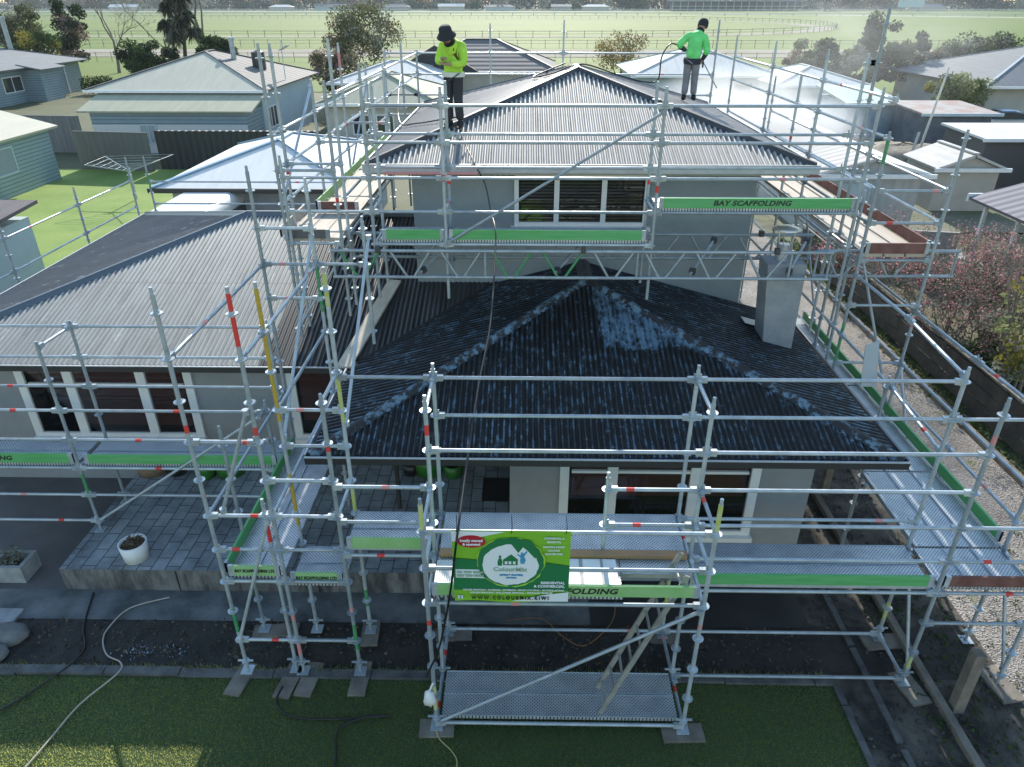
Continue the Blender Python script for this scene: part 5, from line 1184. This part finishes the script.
# roofs right
nhouse('flat_carport', 'long white flat roof carport at the right edge', 21.4, 34, 34.6, 38.2, 2.2, .12, 'sy', mat('carport_shade', (.10,.10,.10), .9), m_rwhite, [], .2, cat='carport')
nhouse('white_lean_shed', 'white sloping roof shed at the right edge under the carport', 22.6, 30, 29.2, 32, 2.3, .5, 'sy', m_shedw, m_rwhite, [], .2, cat='shed')
nhouse('garden_shed', 'small pale garden shed with a patchy white roof', 17.1, 19.6, 30.2, 32.8, 1.75, .55, 'gy', m_beige, sheetroof('patchy_white', (.58,.56,.53), 'x', 2, .7, (.40,.38,.36)), [], .2, cat='shed')
t, wl, ro = nhouse('mauve_roof_house', 'mauve grey roofed house with pale verandah posts at the right edge', 15.9, 24, 12.5, 21.9, 2.85, 1.5, 'gy', m_beige, m_purple, [], .5, mcap=m_gut2)
b = MB(); b.slab([(13.85,12.1,2.42),(15.39,12.1,2.87),(15.39,22.4,2.87),(13.85,22.4,2.42)], .09); b.build('verandah_roof', m_purple, t)
for py_ in (21.8, 20.2, 18.0): b = MB(); b.beam((14.1,py_,0), (14.1,py_,2.36), .10, .10, 0, (0,1,0)); b.build('post', m_white, t)
b = MB(); b.box(13.83,15.9,22.41,22.49,2.28,2.52); b.build('bargeboard', m_white, t)
t, wl, ro = nhouse('long_garage', 'long pale sheet roofed garage with corrugated wall beyond the right scaffold', 10.6, 14.3, 26.2, 44, 2.35, .55, 'gy', m_corrw, m_pinkgrey, [('S',11.6,12.5,.1,1.9,26.2,m_bluelt,m_bluelt,0)], .25, cat='garage', mr2=m_rblue)
fence('lattice_fence', 'low pale trellis fence before the garage', [(12.2,22.5),(13.8,22.2)], 1.3, mat('trellis', (.42,.40,.37), .8, rgb2=(.28,.27,.25), scale=8))
rnd = random.Random(77)
b = MB(); b.blob((20.5,40.5,.0), (3.6,2.4,.9), 18, 31, .16); b.blob((24.0,39.4,.0), (2.4,1.6,.7), 16, 32, .18)
struct(b.build('dirt_mound', mat('dry_mound', (.30,.26,.21), .95, rgb2=(.16,.14,.10), scale=1.2, bump=.8, bscale=5)))
b = MB(); b.beam((19.0,36.5,.1),(20.0,38.0,1.9), .12, .10); tag(b.build('timber_beam', m_ply, None, (19,36.5,0)), 'pale timber beam leaning on the dry earth mound', 'timber')

# ------------------------------------------------------------------ trees and shrubs
def TX(px, y): return (px - 525) * (y*.88 + 3.7) / 711
def T(name, label, px, y, h, rad, mats, seed, *a, **k): return tree(name, label, (TX(px, y), y, -.05), h, rad, mats, seed, *a, **k)
GT = 'trees behind the houses'
T('olive_tree', 'loose olive green tree behind the blue house roof', 28, 90, 8.0, 3.3, [lf['olive'], lf['grey'], lf['olive']], 1, 36, 150, .17, group=GT)
T('yellow_bush', 'yellow green bush beside the flue of the blue house', 44, 84, 5.6, 2.6, [lf['yel'], lf['olive'], lf['mid']], 2, 26, 140, .16, .2, 2, cat='bush')
T('dark_tree', 'dense dark tree left of the bare tree', 77, 92, 7.5, 2.4, [lf['dark'], lf['dark'], lf['pinkb']], 3, 36, 170, .17, .3, group=GT, squash=1.1)
T('bare_tree', 'leafless forked tree right of the dense dark tree', 117, 94, 10.5, 3.8, [lf['twig']], 4, 0, 0, .05, .36, 1, 6, m_barkp, tipleaf=4, spread=.5)
T('green_bush', 'round mid green bush above the green roofed house', 147, 78, 4.7, 2.6, [lf['mid'], lf['dark'], lf['mid']], 5, 36, 170, .14, .2, 2, cat='bush')
T('bare_tree', 'leafless pale branched tree behind the ragged cabbage tree', 172, 92, 11, 4.0, [lf['twig']], 6, 0, 0, .05, .40, 2, 6, m_barkp, tipleaf=3, spread=.42)
cb = thing('cabbage_tree', 'tall ragged dark cabbage tree behind the green roofed house', 'tree', (TX(190, 82), 82, 0), GT); b = MB(); tips = []; rnd = random.Random(17); cx0 = TX(190, 82)
b.path([(cx0,82,-.1),(cx0-.1,82,2.4),(cx0+.2,82,4.6)], [.28,.22,.18], 8)
heads = [(cx0-.9,82,7.2),(cx0+.2,82.2,7.6),(cx0+.9,81.8,6.4),(cx0-1.3,81.8,5.6),(cx0+.1,82,6.0),(cx0-.4,82.1,8.4),(cx0+1.3,82,5.0),(cx0-.6,81.6,4.6),(cx0+.5,82,8.2)]
for hp in heads: b.path([(cx0+.1,82,4.3), ((hp[0]+cx0+.1)/2,(hp[1]+82)/2,(hp[2]+4.3)/2), hp], [.14,.11,.08], 6)
b.build('trunk', m_bark, cb); b = MB()
for hp in heads:
    for _ in range(150):
        a = rnd.uniform(0,6.28); e = rnd.uniform(-1.3,1.2); L = rnd.uniform(.7,1.25); d = Vector((math.cos(a)*math.cos(e), math.sin(a)*math.cos(e), math.sin(e))); tip = Vector(hp) + d*L + Vector((0,0,-.45*L*L)); mid_ = Vector(hp) + d*L*.55
        sd = d.cross(Vector((0,0,1))).normalized()*.04; b.add([Vector(hp)-sd*.5, Vector(hp)+sd*.5, mid_+sd, tip, mid_-sd], [(0,1,2,3,4)], rnd.randrange(2))
b.build('crown', [lf['dark'], lf['grey']], cb)
T('dark_shrub', 'dark spreading shrub under the bare trunk by the flue', 219, 80, 5.0, 2.3, [lf['dark'], lf['mid']], 8, 28, 150, .15, .2, 2, cat='bush')
T('dead_tree', 'bare grey trunk forked at the top behind the dark shrub', 214, 86, 11.5, 2.5, [lf['twig']], 21, 0, 0, .08, .55, 1, 2, m_barkp, spread=.35)
T('purple_shrub', 'dull purple shrub between green bush and cabbage tree', 176, 78, 3.9, 1.4, [lf['brown'], lf['dark']], 9, 16, 130, .13, .2, 2, cat='bush')
T('large_tree', 'large brown olive tree left of the first worker', 366, 72, 8.4, 3.9, [lf['brown'], lf['olive'], lf['grey'], lf['olive']], 10, 60, 120, .13, .28, 2, 4)
T('flowering_shrub', 'pinkish grey shrub under the large brown olive tree', 344, 62, 5.0, 2.5, [lf['pinkb'], lf['dark'], lf['pinkb'], lf['olive']], 11, 38, 140, .12, .2, 2, cat='bush')
T('pencil_shrub', 'narrow yellow green shrub by the upper left rails', 391, 58, 3.4, .9, [lf['yel'], lf['olive']], 12, 14, 110, .12, .2, cat='bush')
T('ochre_tree', 'open yellow brown tree between the two workers', 622, 80, 5.7, 3.2, [lf['ochre'], lf['brown'], lf['ochre']], 13, 26, 70, .12, .33, 3, 4, tipleaf=3)
T('blossom_tree', 'pale pinkish tree behind the mint roofs', 790, 74, 4.8, 1.9, [lf['pinkb'], lf['pale'], lf['pinkb']], 14, 22, 100, .13, .3, 2)
for i, (px, y, h, rr_, lb) in enumerate(((866,68,6.6,1.9,'tall dark pointed evergreen in the drifting spray'), (895,66,5.2,2.0,'dark evergreen right of the tallest pole'), (842,64,4.7,1.9,'lower grey green evergreen left of the tall pointed one'), (815,68,4.6,1.9,'dull green bush over the mint cottage roof'))):
    T('evergreen', lb, px, y, h, rr_, [lf['dark'], lf['mid'], lf['dark'] if i < 2 else lf['grey']], 30+i, 34, 170, .14, .25, group='evergreens behind the mint sheds', squash=1.15)
for i, (px, y, h, rr_, lb) in enumerate(((977,80,5.2,3.6,'broad dark flax like bush behind the beige house roof'), (944,78,4.3,2.6,'grey flecked bush left of the broad dark one'), (918,74,4.0,2.2,'brownish scrub left of the grey flecked bush'))):
    T('bush', lb, px, y, h, rr_, [lf['dark'], lf['grey'], lf['mid']] if i < 2 else [lf['brown'], lf['grey']], 40+i, 38, 150, .15, .2, 3, cat='bush', group='bushes behind the beige house')
T('pale_bush', 'pale green round bush before the beige house', 950, 52, 4.0, 1.9, [lf['pale'], lf['mid'], lf['pale']], 44, 38, 150, .09, .2, 3, cat='bush')
T('yellow_bush', 'sparse yellow bush at the corner of the board fence', 926, 54, 3.2, 1.3, [lf['pale'], lf['yel']], 45, 16, 110, .09, .2, 3, cat='bush')
def twiggy(name, label, loc, h, spread_r, seed, stems, depth_, mats, tipleaf_, size_, cat='bush', group=None, m=None):
    depth, tipleaf, size = depth_+1, tipleaf_*3, size_*.68
    rnd = random.Random(seed); t = thing(name, label, cat, loc, group); b = MB(); tips = []
    for s in range(stems):
        an = 2*math.pi*s/stems + rnd.uniform(-.3,.3); rr = rnd.uniform(0, spread_r*.3)
        branch(b, (loc[0]+rr*math.cos(an), loc[1]+rr*math.sin(an), loc[2]-.05), (math.cos(an)*.55, math.sin(an)*.55, 1), h*.42, .028, rnd, depth, tips, .6, 0, (2,3), .12)
    b.build('branches', m or m_barkp, t); c = MB()
    for p, d in tips: leaves(c, p, (.17,.17,.15), tipleaf, size, rnd, rnd.randrange(len(mats)))
    c.build('leaves', mats, t); return t
twiggy('blossom_shrub', 'bare twigged shrub with pink blossom behind the brown end board', (11.2,17.4,0), 2.5, 2.0, 51, 8, 4, [lf['pink'], lf['twig'], lf['grey'], lf['brown'], lf['twig'], lf['pink']], 3, .042, group='pink blossom shrubs')
twiggy('blossom_shrub', 'taller pink blossom shrub before the verandah posts', (12.4,17.6,0), 2.2, 2.0, 52, 8, 4, [lf['pink'], lf['twig'], lf['pinkb'], lf['grey'], lf['twig']], 3, .042, group='pink blossom shrubs')
twiggy('blossom_shrub', 'grey twiggy shrub with few pink flowers leaning over the dark fence', (10.7,15.4,0), 2.1, 1.5, 53, 8, 4, [lf['twig'], lf['brown'], lf['grey'], lf['twig'], lf['pink'], lf['dark']], 3, .042, group='pink blossom shrubs')
twiggy('blossom_shrub', 'pink flecked shrub farthest back near the garage wall', (10.7,20.6,0), 1.7, 1.5, 54, 7, 4, [lf['pink'], lf['twig'], lf['pale']], 3, .045, group='pink blossom shrubs')
tree('multistem_tree', 'multi stemmed small tree with pale leaves on the right paving', (10.3,13.2,0), 3.3, 1.1, [lf['pale'], lf['grey'], lf['yel']], 55, 20, 60, .06, .42, 6, 3, m_barkp, spread=.35)
tree('low_bush', 'low dark leafy bush at the foot of the multi stemmed tree', (10.7,14.6,0), 1.0, 1.1, [lf['dark'], lf['mid']], 56, 20, 90, .06, .3, 4, 2, cat='bush')

hd = MB(); rnd = random.Random(88)
for k in range(9): leaves(hd, (TX(84,72)+k*.32, 72, .75), (.35,.6,.8), 160, .10, rnd)
tag(hd.build('hedge', lf['dark'], None, (TX(96,72), 72, 0)), 'short clipped dark hedge at the corner of the blue house', 'hedge')
# ------------------------------------------------------------------ racecourse rails, far fences, far houses, tree line
def railfence(name, label, pts, h, sp, m, pr=.06, group=None, cat='fence'):
    t = thing(name, label, cat, (pts[0][0], pts[0][1], 0), group); b = MB(); posts = MB()
    for a, c in zip(pts[:-1], pts[1:]):
        A = Vector((a[0],a[1],0)); C_ = Vector((c[0],c[1],0)); L = (C_-A).length
        b.beam(A+Vector((0,0,h)), C_+Vector((0,0,h)), pr*1.6, pr*1.6); b.beam(A+Vector((0,0,h*.55)), C_+Vector((0,0,h*.55)), pr, pr)
        for k in range(max(1, int(L/sp))): q = A + (C_-A)*(k+.5)/max(1,int(L/sp)); posts.beam(q+Vector((0,0,-.1)), q+Vector((0,0,h+.12)), pr*2, pr*2, 0, (0,1,0))
    b.build('rail', m, t); po = posts.build('posts', m, t); po['kind'] = 'stuff'; return t
m_rail = mat('grey_rail', (.24,.22,.18), .8); m_railw = mat('pale_rail', (.50,.50,.47), .7)
G = 'racecourse fences'
railfence('post_and_rail_fence', 'nearest dark post and rail fence across the racecourse', [(-220,112),(220,112)], 1.1, 2.2, m_rail, .032, G)
railfence('post_and_rail_fence', 'second post and rail fence just beyond the dirt track', [(-260,147),(260,147)], 1.2, 2.6, m_rail, .042, G)
railfence('running_rail', 'curved running rail bending back around the far field', [(-360,188)] + [(8+96*math.cos(a), 284+96*math.sin(a)) for a in [R(-90+180*i/24) for i in range(25)]] + [(-360,380)], 1.3, 4, m_rail, .06, G)
railfence('running_rail', 'pale outer rail near the far edge of the field', [(-500,470),(60,470),(240,430),(600,300)], 1.3, 12, m_railw, .18, G)
railfence('post_and_rail_fence', 'far rail along the foot of the tree line', [(-700,632),(700,632)], 1.4, 14, m_railw, .25, G)
rnd = random.Random(31)
b = MB()
for k in range(420):
    x = rnd.uniform(-640, 640); y = rnd.uniform(668, 760); hh = rnd.uniform(8, 17); mi = rnd.randrange(3)
    for q in (.22,.42,.62): leaves(b, (x+rnd.uniform(-4,4), y, hh*q), (rnd.uniform(4,7), 5, hh*.32), 60, 1.0, rnd, mi)
for k in range(240): leaves(b, (-620+k*5.2+rnd.uniform(-2,2), rnd.uniform(700,740), 9.5), (7,5,5), 130, 1.5, rnd, rnd.randrange(3))
for k in range(240): leaves(b, (-620+k*5.2+rnd.uniform(-2,2), rnd.uniform(690,720), 3.5), (7,5,4.2), 60, 1.0, rnd, rnd.randrange(3))
tag(b.build('treeline', [lf['dark'], lf['grey'], lf['brown']]), 'far tree line along the horizon beyond the racecourse', 'trees', kind='stuff')
rnd = random.Random(41)
far = [(-200,655,'low pale far house with white roof left of the large tree'),(-160,660,'far grey house beside the low pale one'),(-105,652,'long white roofed far building over the large tree'),(-60,655,'small far house left of the first worker'),(-20,655,'small far house right of the first worker'),(30,657,'far house with pale roof above the ochre tree'),(58,655,'far white gabled house left of the grandstand'),(420,655,'far pale house near the right edge'),(330,657,'far house left of the right edge'),(-330,655,'far house above the olive tree')]
for i, (x, y, lb) in enumerate(far):
    wd = rnd.uniform(14, 26); nhouse('far_house', lb, x-wd/2, x+wd/2, y, y+9, rnd.uniform(2.6,3.4), rnd.uniform(1.6,2.4), 'gx' if i % 2 else 'hip', [m_cream, m_bluelt, m_beige][i % 3], [m_rgrey, m_rwhite, m_tile][(i+1) % 3], [], .6, group='far houses beyond the racecourse')
gs = thing('grandstand', 'long blue grey grandstand building beyond the racecourse above the second worker', 'building', (165,656,0))
b = MB(); b.box(120,222,656,668,0,6.8); b.build('wall', mat('grandstand_wall', (.16,.18,.22), .8), gs)
b = MB(); b.box(117,226,648,669,6.85,7.6); b.build('roof', mat('grandstand_roof', (.30,.33,.38), .6), gs)
for k in range(18): b = MB(); b.box(119+k*6.1,119.5+k*6.1,649.5,650,0,6.84); b.build('column', m_railw, gs)
b = MB(); b.box(118,225,649,655.9,3.2,3.6); b.build('balcony', m_railw, gs)
sb = thing('scoreboard', 'pale blue board on posts near the far edge of the field', 'board', (290,610,0)); b = MB(); b.box(281,300,610,611,3,8.5); b.build('board', mat('scoreboard_blue', (.40,.52,.58), .6), sb); b = MB(); b.box(284,284.5,611,611.5,0,8); b.box(297,297.5,611,611.5,0,8); b.build('posts', m_rail, sb)
for i, (x, h) in enumerate(((238,30),(372,26),(430,24))):
    tree('far_tree', ['tall dark far tree at the top of the tall scaffold pole', 'dark far tree left of the right corner', 'dark far tree in the upper right corner'][i], (x,640,0), h*.8, h*.32, [lf['dark'], lf['mid']], 60+i, 26, 70, 1.0, .3, 1, 2, group='tall far trees')

# ------------------------------------------------------------------ people
def skin(pts, edges, parent, name, m, M, sub=2, extra=()):
    """pts: {key: ((x,y,z), radius)}; grows one smooth tapered surface over the bones"""
    keys = list(pts); bm = bmesh.new(); ly = bm.verts.layers.skin.verify(); vv = {}
    for i, k in enumerate(keys):
        p, r = pts[k]; v = bm.verts.new(p); rr = r if isinstance(r, tuple) else (r, r); v[ly].radius = rr; v[ly].use_root = (i == 0); vv[k] = v
    for a, c in edges: bm.edges.new((vv[a], vv[c]))
    me = bpy.data.meshes.new('tmp'); bm.to_mesh(me); bm.free()
    o = bpy.data.objects.new('tmp', me); col.objects.link(o)
    sk = o.modifiers.new('s', 'SKIN'); sk.use_smooth_shade = True; sk.branch_smoothing = .3
    ss = o.modifiers.new('u', 'SUBSURF'); ss.levels = sub; ss.render_levels = sub
    dg = bpy.context.evaluated_depsgraph_get(); dg.update()
    out = bpy.data.meshes.new_from_object(o.evaluated_get(dg)); bpy.data.objects.remove(o)
    out.name = name; off = Vector(LOC[parent.name])
    out.transform(M); out.transform(Matrix.Translation(-off))
    out.materials.clear(); out.materials.append(m)
    ob = bpy.data.objects.new(name, out); col.objects.link(ob); ob.parent = parent; LOC[ob.name] = tuple(off); return ob
m_skin = mat('skin', (.42,.25,.18), .6)
def hand(pts, edges, wrist, w, d, palm_n, side, tag_):
    """palm plus four unequal curled fingers and a side thumb"""
    d = Vector(d).normalized(); nrm = Vector(palm_n).normalized(); sdv = d.cross(nrm).normalized() * side; w = Vector(w)
    pts[tag_+'p'] = (tuple(w + d*.05), (.032,.022)); edges.append((wrist, tag_+'p'))
    for i, L in enumerate((.070,.080,.075,.058)):
        k0 = w + d*.09 + sdv*(.030-.02*i); k1 = k0 + d*L*.5 + nrm*.012; k2 = k1 + d*L*.25 + nrm*L*.4
        for q, p in ((f'{tag_}f{i}a', k0), (f'{tag_}f{i}b', k1), (f'{tag_}f{i}c', k2)): pts[q] = (tuple(p), .0095)
        edges += [(tag_+'p', f'{tag_}f{i}a'), (f'{tag_}f{i}a', f'{tag_}f{i}b'), (f'{tag_}f{i}b', f'{tag_}f{i}c')]
    t0 = w + d*.03 + sdv*.045; t1 = t0 + d*.035 + sdv*.012 + nrm*.02
    pts[tag_+'t0'] = (tuple(t0), .011); pts[tag_+'t1'] = (tuple(t1), .0095); edges += [(tag_+'p', tag_+'t0'), (tag_+'t0', tag_+'t1')]
def person(label, loc, rz, J, mj, mtro, cuffs=None, hat='bucket', sc=1., band=False):
    t = thing('person', label, 'person', loc, 'roof workers'); M = Matrix.Translation(loc) @ Matrix.Rotation(R(rz), 4, 'Z') @ Matrix.Scale(sc, 4)
    g = lambda k: tuple(J[k])
    P = {'pel': (g('pel'), (.10,.075)), 'spi': (g('spi'), (.09,.07)), 'che': (g('che'), (.12,.085)), 'nek': (g('nek'), .055), 'hd1': (g('hd1'), (.075,.085)), 'hd2': (g('hd2'), (.085,.095)), 'hd3': (g('hd3'), (.06,.065))}
    E = [('pel','spi'),('spi','che'),('che','nek'),('nek','hd1'),('hd1','hd2'),('hd2','hd3')]
    for s in 'lr':
        for k, r in (('hip',.085),('kne',.055),('ank',.038),('toe',.03),('sho',.055),('elb',.042),('wri',.029)): P[k+s] = (g(k+s), r)
        E += [('pel','hip'+s),('hip'+s,'kne'+s),('kne'+s,'ank'+s),('ank'+s,'toe'+s),('che','sho'+s),('sho'+s,'elb'+s),('elb'+s,'wri'+s)]
        w = Vector(J['wri'+s]); d = w - Vector(J['elb'+s]); hand(P, E, 'wri'+s, w, d, J['palm'+s], 1 if s == 'l' else -1, 'h'+s)
    body = skin(P, E, t, 'body', m_skin, M)
    h2 = Vector(J['hd2']); fw = Vector(J['face']).normalized(); up = (Vector(J['hd3'])-Vector(J['hd1'])).normalized(); rt = fw.cross(up).normalized()
    fb = MB(); nz = h2 + fw*.095 - up*.01
    fb.tube(h2 + fw*.08 + up*.025, nz + fw*.012, .010, 8, .016)
    for s in (-1, 1):
        fb.blob(tuple(h2 + fw*.088 + rt*s*.033 + up*.022), (.011,.011,.008), 8, 1, 0, 1); fb.blob(tuple(h2 + rt*s*.088 - fw*.005), (.014,.022,.032), 8, 2, 0)
    fb.beam(h2 + fw*.086 - up*.055 - rt*.025, h2 + fw*.086 - up*.055 + rt*.025, .008, .010, 2)
    fb.v = [tuple(M @ Vector(q)) for q in fb.v]; fb.build('face', [m_skin, m_black, MATS['banner_red']], body)
    # jacket
    Q = {'che': (g('che'), (.21,.165)), 'spi': (g('spi'), (.19,.145)), 'hem': (tuple(Vector(J['pel']) + Vector((0,0,-.13))), (.19,.15)), 'col': (tuple(Vector(J['che'])*.35 + Vector(J['nek'])*.65), (.10,.10))}
    F = [('che','spi'),('spi','hem'),('che','col')]
    for s in 'lr':
        e = Vector(J['elb'+s]); ww = Vector(J['wri'+s]); end = e*.12 + ww*.88 if not cuffs else e*.55 + ww*.45
        Q['sho'+s] = (g('sho'+s), .098); Q['elb'+s] = (g('elb'+s), .080); Q['end'+s] = (tuple(end), .062); F += [('che','sho'+s),('sho'+s,'elb'+s),('elb'+s,'end'+s)]
    jk = skin(Q, F, t, 'jacket', mj, M)
    gn = MB(); na = Vector(J['nek']); nb = Vector(J['hd1']); ca = Vector(J['che'])*.3 + na*.7; dn = (nb-na)
    gn.tube(M @ ca, M @ na, .105*sc, 14, .092*sc); gn.tube(M @ na, M @ (na + dn*1.05), .092*sc, 14, .088*sc); gn.build('neck_gaiter', mat('black_gaiter', (.015,.016,.02), .9), t)
    cl_ = MB(); cl_.tube(M @ (Vector(J['che'])*.75 + na*.25), M @ (Vector(J['che'])*.12 + na*.88), .165*sc, 16, .112*sc); cl_.build('collar', mj, jk)
    if cuffs:
        for s in 'lr':
            e = Vector(J['elb'+s]); ww = Vector(J['wri'+s]); cb_ = MB(); cb_.tube(M @ (e*.70+ww*.30), M @ (e*.02+ww*.98), .058*sc, 12, .045*sc); cb_.build('cuff', cuffs, jk)
        hb = MB(); hb.lathe((0,0,0), [(.175,-.13),(.195,-.06),(.19,-.01)], 18); pv = Vector(J['pel']); hb.v = [tuple(M @ (Vector((q[0]*1.02, q[1]*.78, q[2])) + pv)) for q in hb.v]; hb.build('hem', cuffs, jk)
    if band:
        hb = MB(); hb.lathe((0,0,0), [(.196,-.055),(.202,-.02),(.2,.02)], 18); pv = Vector(J['pel']); hb.v = [tuple(M @ (Vector((q[0]*1.02, q[1]*.8, q[2])) + pv)) for q in hb.v]; hb.build('reflective_band', mat('reflective_tape', (.62,.64,.60), .4), jk)
        lg = MB(); lg.disc((0,0,0), .03, .01, 12); ce = Vector(J['che']) + Vector((.07,-.135,.0)); lg.v = [tuple(M @ (Vector((q[0], q[2], q[1])) + ce)) for q in lg.v]; lg.build('badge', m_black, jk)
    T = {'pel': (tuple(Vector(J['pel']) + Vector((0,0,.05))), (.155,.12))}; G_ = []
    for s in 'lr':
        a = Vector(J['ank'+s]); T['hip'+s] = (g('hip'+s), .105); T['kne'+s] = (g('kne'+s), .083); T['ank'+s] = (tuple(a + Vector((0,0,.04))), .075); G_ += [('pel','hip'+s),('hip'+s,'kne'+s),('kne'+s,'ank'+s)]
    skin(T, G_, t, 'trousers', mtro, M)
    for s in 'lr':
        a = Vector(J['ank'+s]); to = Vector(J['toe'+s]); skin({'h': (tuple(a + (a-to)*.25 + Vector((0,0,-.03))), .05), 'a': (tuple(a + Vector((0,0,-.015))), .066), 't': (tuple(to), .055), 'u': (tuple(a + Vector((0,0,.08))), .062)}, [('a','h'),('a','t'),('a','u')], t, 'boot', m_black, M, 1)
    hb = MB()
    if hat == 'bucket': prof = [(.165,-.045),(.150,-.02),(.112,.02),(.104,.09),(.085,.115),(.0,.125)]; hname = 'hat'
    else: prof = [(.112,-.06),(.116,.0),(.108,.06),(.075,.105),(.0,.125)]; hname = 'beanie'
    hb.lathe((0,0,0), prof, 20); z_ = up; x_ = rt; y_ = z_.cross(x_); A = Matrix((x_, y_, z_)).transposed(); hc = h2 + up*.035
    hb.v = [tuple(M @ (A @ Vector(q) + hc)) for q in hb.v]; hb.build(hname, mat('dark_hat', (.022,.026,.034), .9), t)
    return t, M
m_hv1 = mat('hi_vis_yellow', (.42,.72,.06), .75, var=.16, scale=6, bump=1., bscale=9); m_hv2 = mat('hi_vis_green', (.16,.70,.20), .75, var=.16, scale=6, bump=1., bscale=9)
m_dtro = mat('paint_spotted_black_trousers', (.03,.033,.04), .85, rgb2=(.22,.24,.26), scale=9, contrast=(.24,.34)); m_gtro = mat('grey_trousers', (.20,.20,.215), .85, var=.2, scale=5); m_nav = mat('navy_cuff', (.02,.025,.035), .8)
J1 = dict(pel=(0,.02,.90), spi=(.0,.03,1.08), che=(0,.02,1.28), nek=(0,-.09,1.39), hd1=(.01,-.15,1.43), hd2=(.015,-.21,1.485), hd3=(.015,-.225,1.575), face=(0,-1,-.95),
  hipl=(.085,.02,.84), knel=(.095,-.015,.46), ankl=(.10,.03,.09), toel=(.12,-.13,.04), hipr=(-.085,.02,.84), kner=(-.095,-.02,.46), ankr=(-.10,.02,.09), toer=(-.13,-.13,.04),
  shol=(.18,.02,1.33), elbl=(.24,-.04,1.05), wril=(.05,-.24,1.06), shor=(-.18,.02,1.33), elbr=(-.24,-.05,1.06), wrir=(-.04,-.26,1.14), palml=(0,-.4,1), palmr=(0,-.3,-1))
w1 = (-1.22, 13.2, 5.80)
person('worker in yellow green jacket and dark bucket hat with folded arms', w1, -22, J1, m_hv1, m_dtro, None, 'bucket', 1.0, True)
J2 = dict(pel=(0,.02,.90), spi=(.02,-.02,1.08), che=(.05,-.10,1.27), nek=(.08,-.20,1.39), hd1=(.11,-.24,1.45), hd2=(.14,-.29,1.52), hd3=(.14,-.29,1.61), face=(.25,-1,-.5),
  hipl=(.085,.02,.84), knel=(.09,.0,.46), ankl=(.10,.05,.09), toel=(.12,-.11,.04), hipr=(-.085,.02,.84), kner=(-.09,.0,.46), ankr=(-.10,.04,.09), toer=(-.13,-.12,.04),
  shol=(.22,-.08,1.30), elbl=(.30,-.02,1.03), wril=(.20,-.22,.88), shor=(-.13,-.10,1.34), elbr=(-.34,.0,1.14), wrir=(-.18,-.25,1.04), palml=(-.3,-.6,-.6), palmr=(0,-.3,-1))
# seen from behind: local -y is his facing, turned to look away and to the right
w2 = (3.72, 17.3, 5.78)
t2, M2 = person('worker in bright green jacket and black beanie bending over a spray lance', w2, 168, dict(J2, **{a: (-v[0], v[1], v[2]) for a, v in J2.items() if a in ('spi','che','nek','hd1','hd2','hd3','face')}, shol=(.13,-.10,1.34), elbl=(.34,.0,1.14), wril=(.18,-.25,1.04), shor=(-.22,-.08,1.30), elbr=(-.30,-.02,1.03), wrir=(-.22,-.24,.86), palml=(0,-.3,-1), palmr=(.3,-.6,-.6)), m_hv2, m_gtro, m_nav, 'beanie', 1.0)
b = MB(); a = M2 @ Vector((.16,-.30,1.0)); c_ = M2 @ Vector((-.24,-.29,.80)); e_ = M2 @ Vector((-.62,-.75,.22)); b.path([a, c_, e_], .014, 8); b.beam(c_ + Vector((0,0,.02)), c_ - Vector((0,0,.12)), .03, .04, 1, (0,1,0))
tag(b.build('spray_lance', [m_galv, m_black], None, tuple(c_)), 'thin spray lance held by the worker in bright green', 'lance')

# ------------------------------------------------------------------ air: haze and drifting spray
def vol(name, color, dens, noise_sc=None, thr=.45):
    m = bpy.data.materials.new(name); m.use_nodes = True; n = m.node_tree; n.nodes.remove(n.nodes['Principled BSDF'])
    v = N(n, 'VolumePrincipled'); v.inputs['Color'].default_value = (*color, 1); v.inputs['Density'].default_value = dens; v.inputs['Anisotropy'].default_value = .35 if noise_sc else 0.
    if noise_sc:
        tc = N(n, 'TexCoord').outputs['Object']
        ns = noise(n, tc, noise_sc, 4, .6); ln = N(n, 'VectorMath', operation='LENGTH'); link(n, tc, ln.inputs[0])
        fall = mth(n, 'SUBTRACT', 1.0, ln.outputs['Value'], True); f = mth(n, 'MULTIPLY', mth(n, 'MULTIPLY', mth(n, 'SUBTRACT', ns, thr, True), 4.), fall)
        link(n, mth(n, 'MULTIPLY', f, dens), v.inputs['Density'])
    link(n, v.outputs[0], n.nodes['Material Output'].inputs['Volume']); return m
HAZE = True
if HAZE:
    b = MB(); b.box(-1500, 1500, -30, 1500, -1.2, 40)
    hz = b.build('haze', vol('haze_air', (.84,.93,1.0), .00019)); struct(hz, 'stuff', 'pale haze in the air over the houses and racecourse', 'haze')
SPRAY = True
if SPRAY:
    for i, (c, rad, dn, lb) in enumerate((((6.3,21.5,4.6),(3.2,4.5,1.7),1.1,'white spray mist blowing off the roof to the right of the green worker'), ((14.5,34,6.0),(6.0,7,3.2),.045,'thin spray drifting over the mint sheds'))):
        b = MB(); b.blob((0,0,0), (1,1,1), 20, 1, 0); o = b.build('spray_mist', vol('spray_%d' % i, (.95,.97,1.0), dn, 2.2, .36)); o.location = c; o.scale = rad
        tag(o, lb, 'mist', kind='stuff')
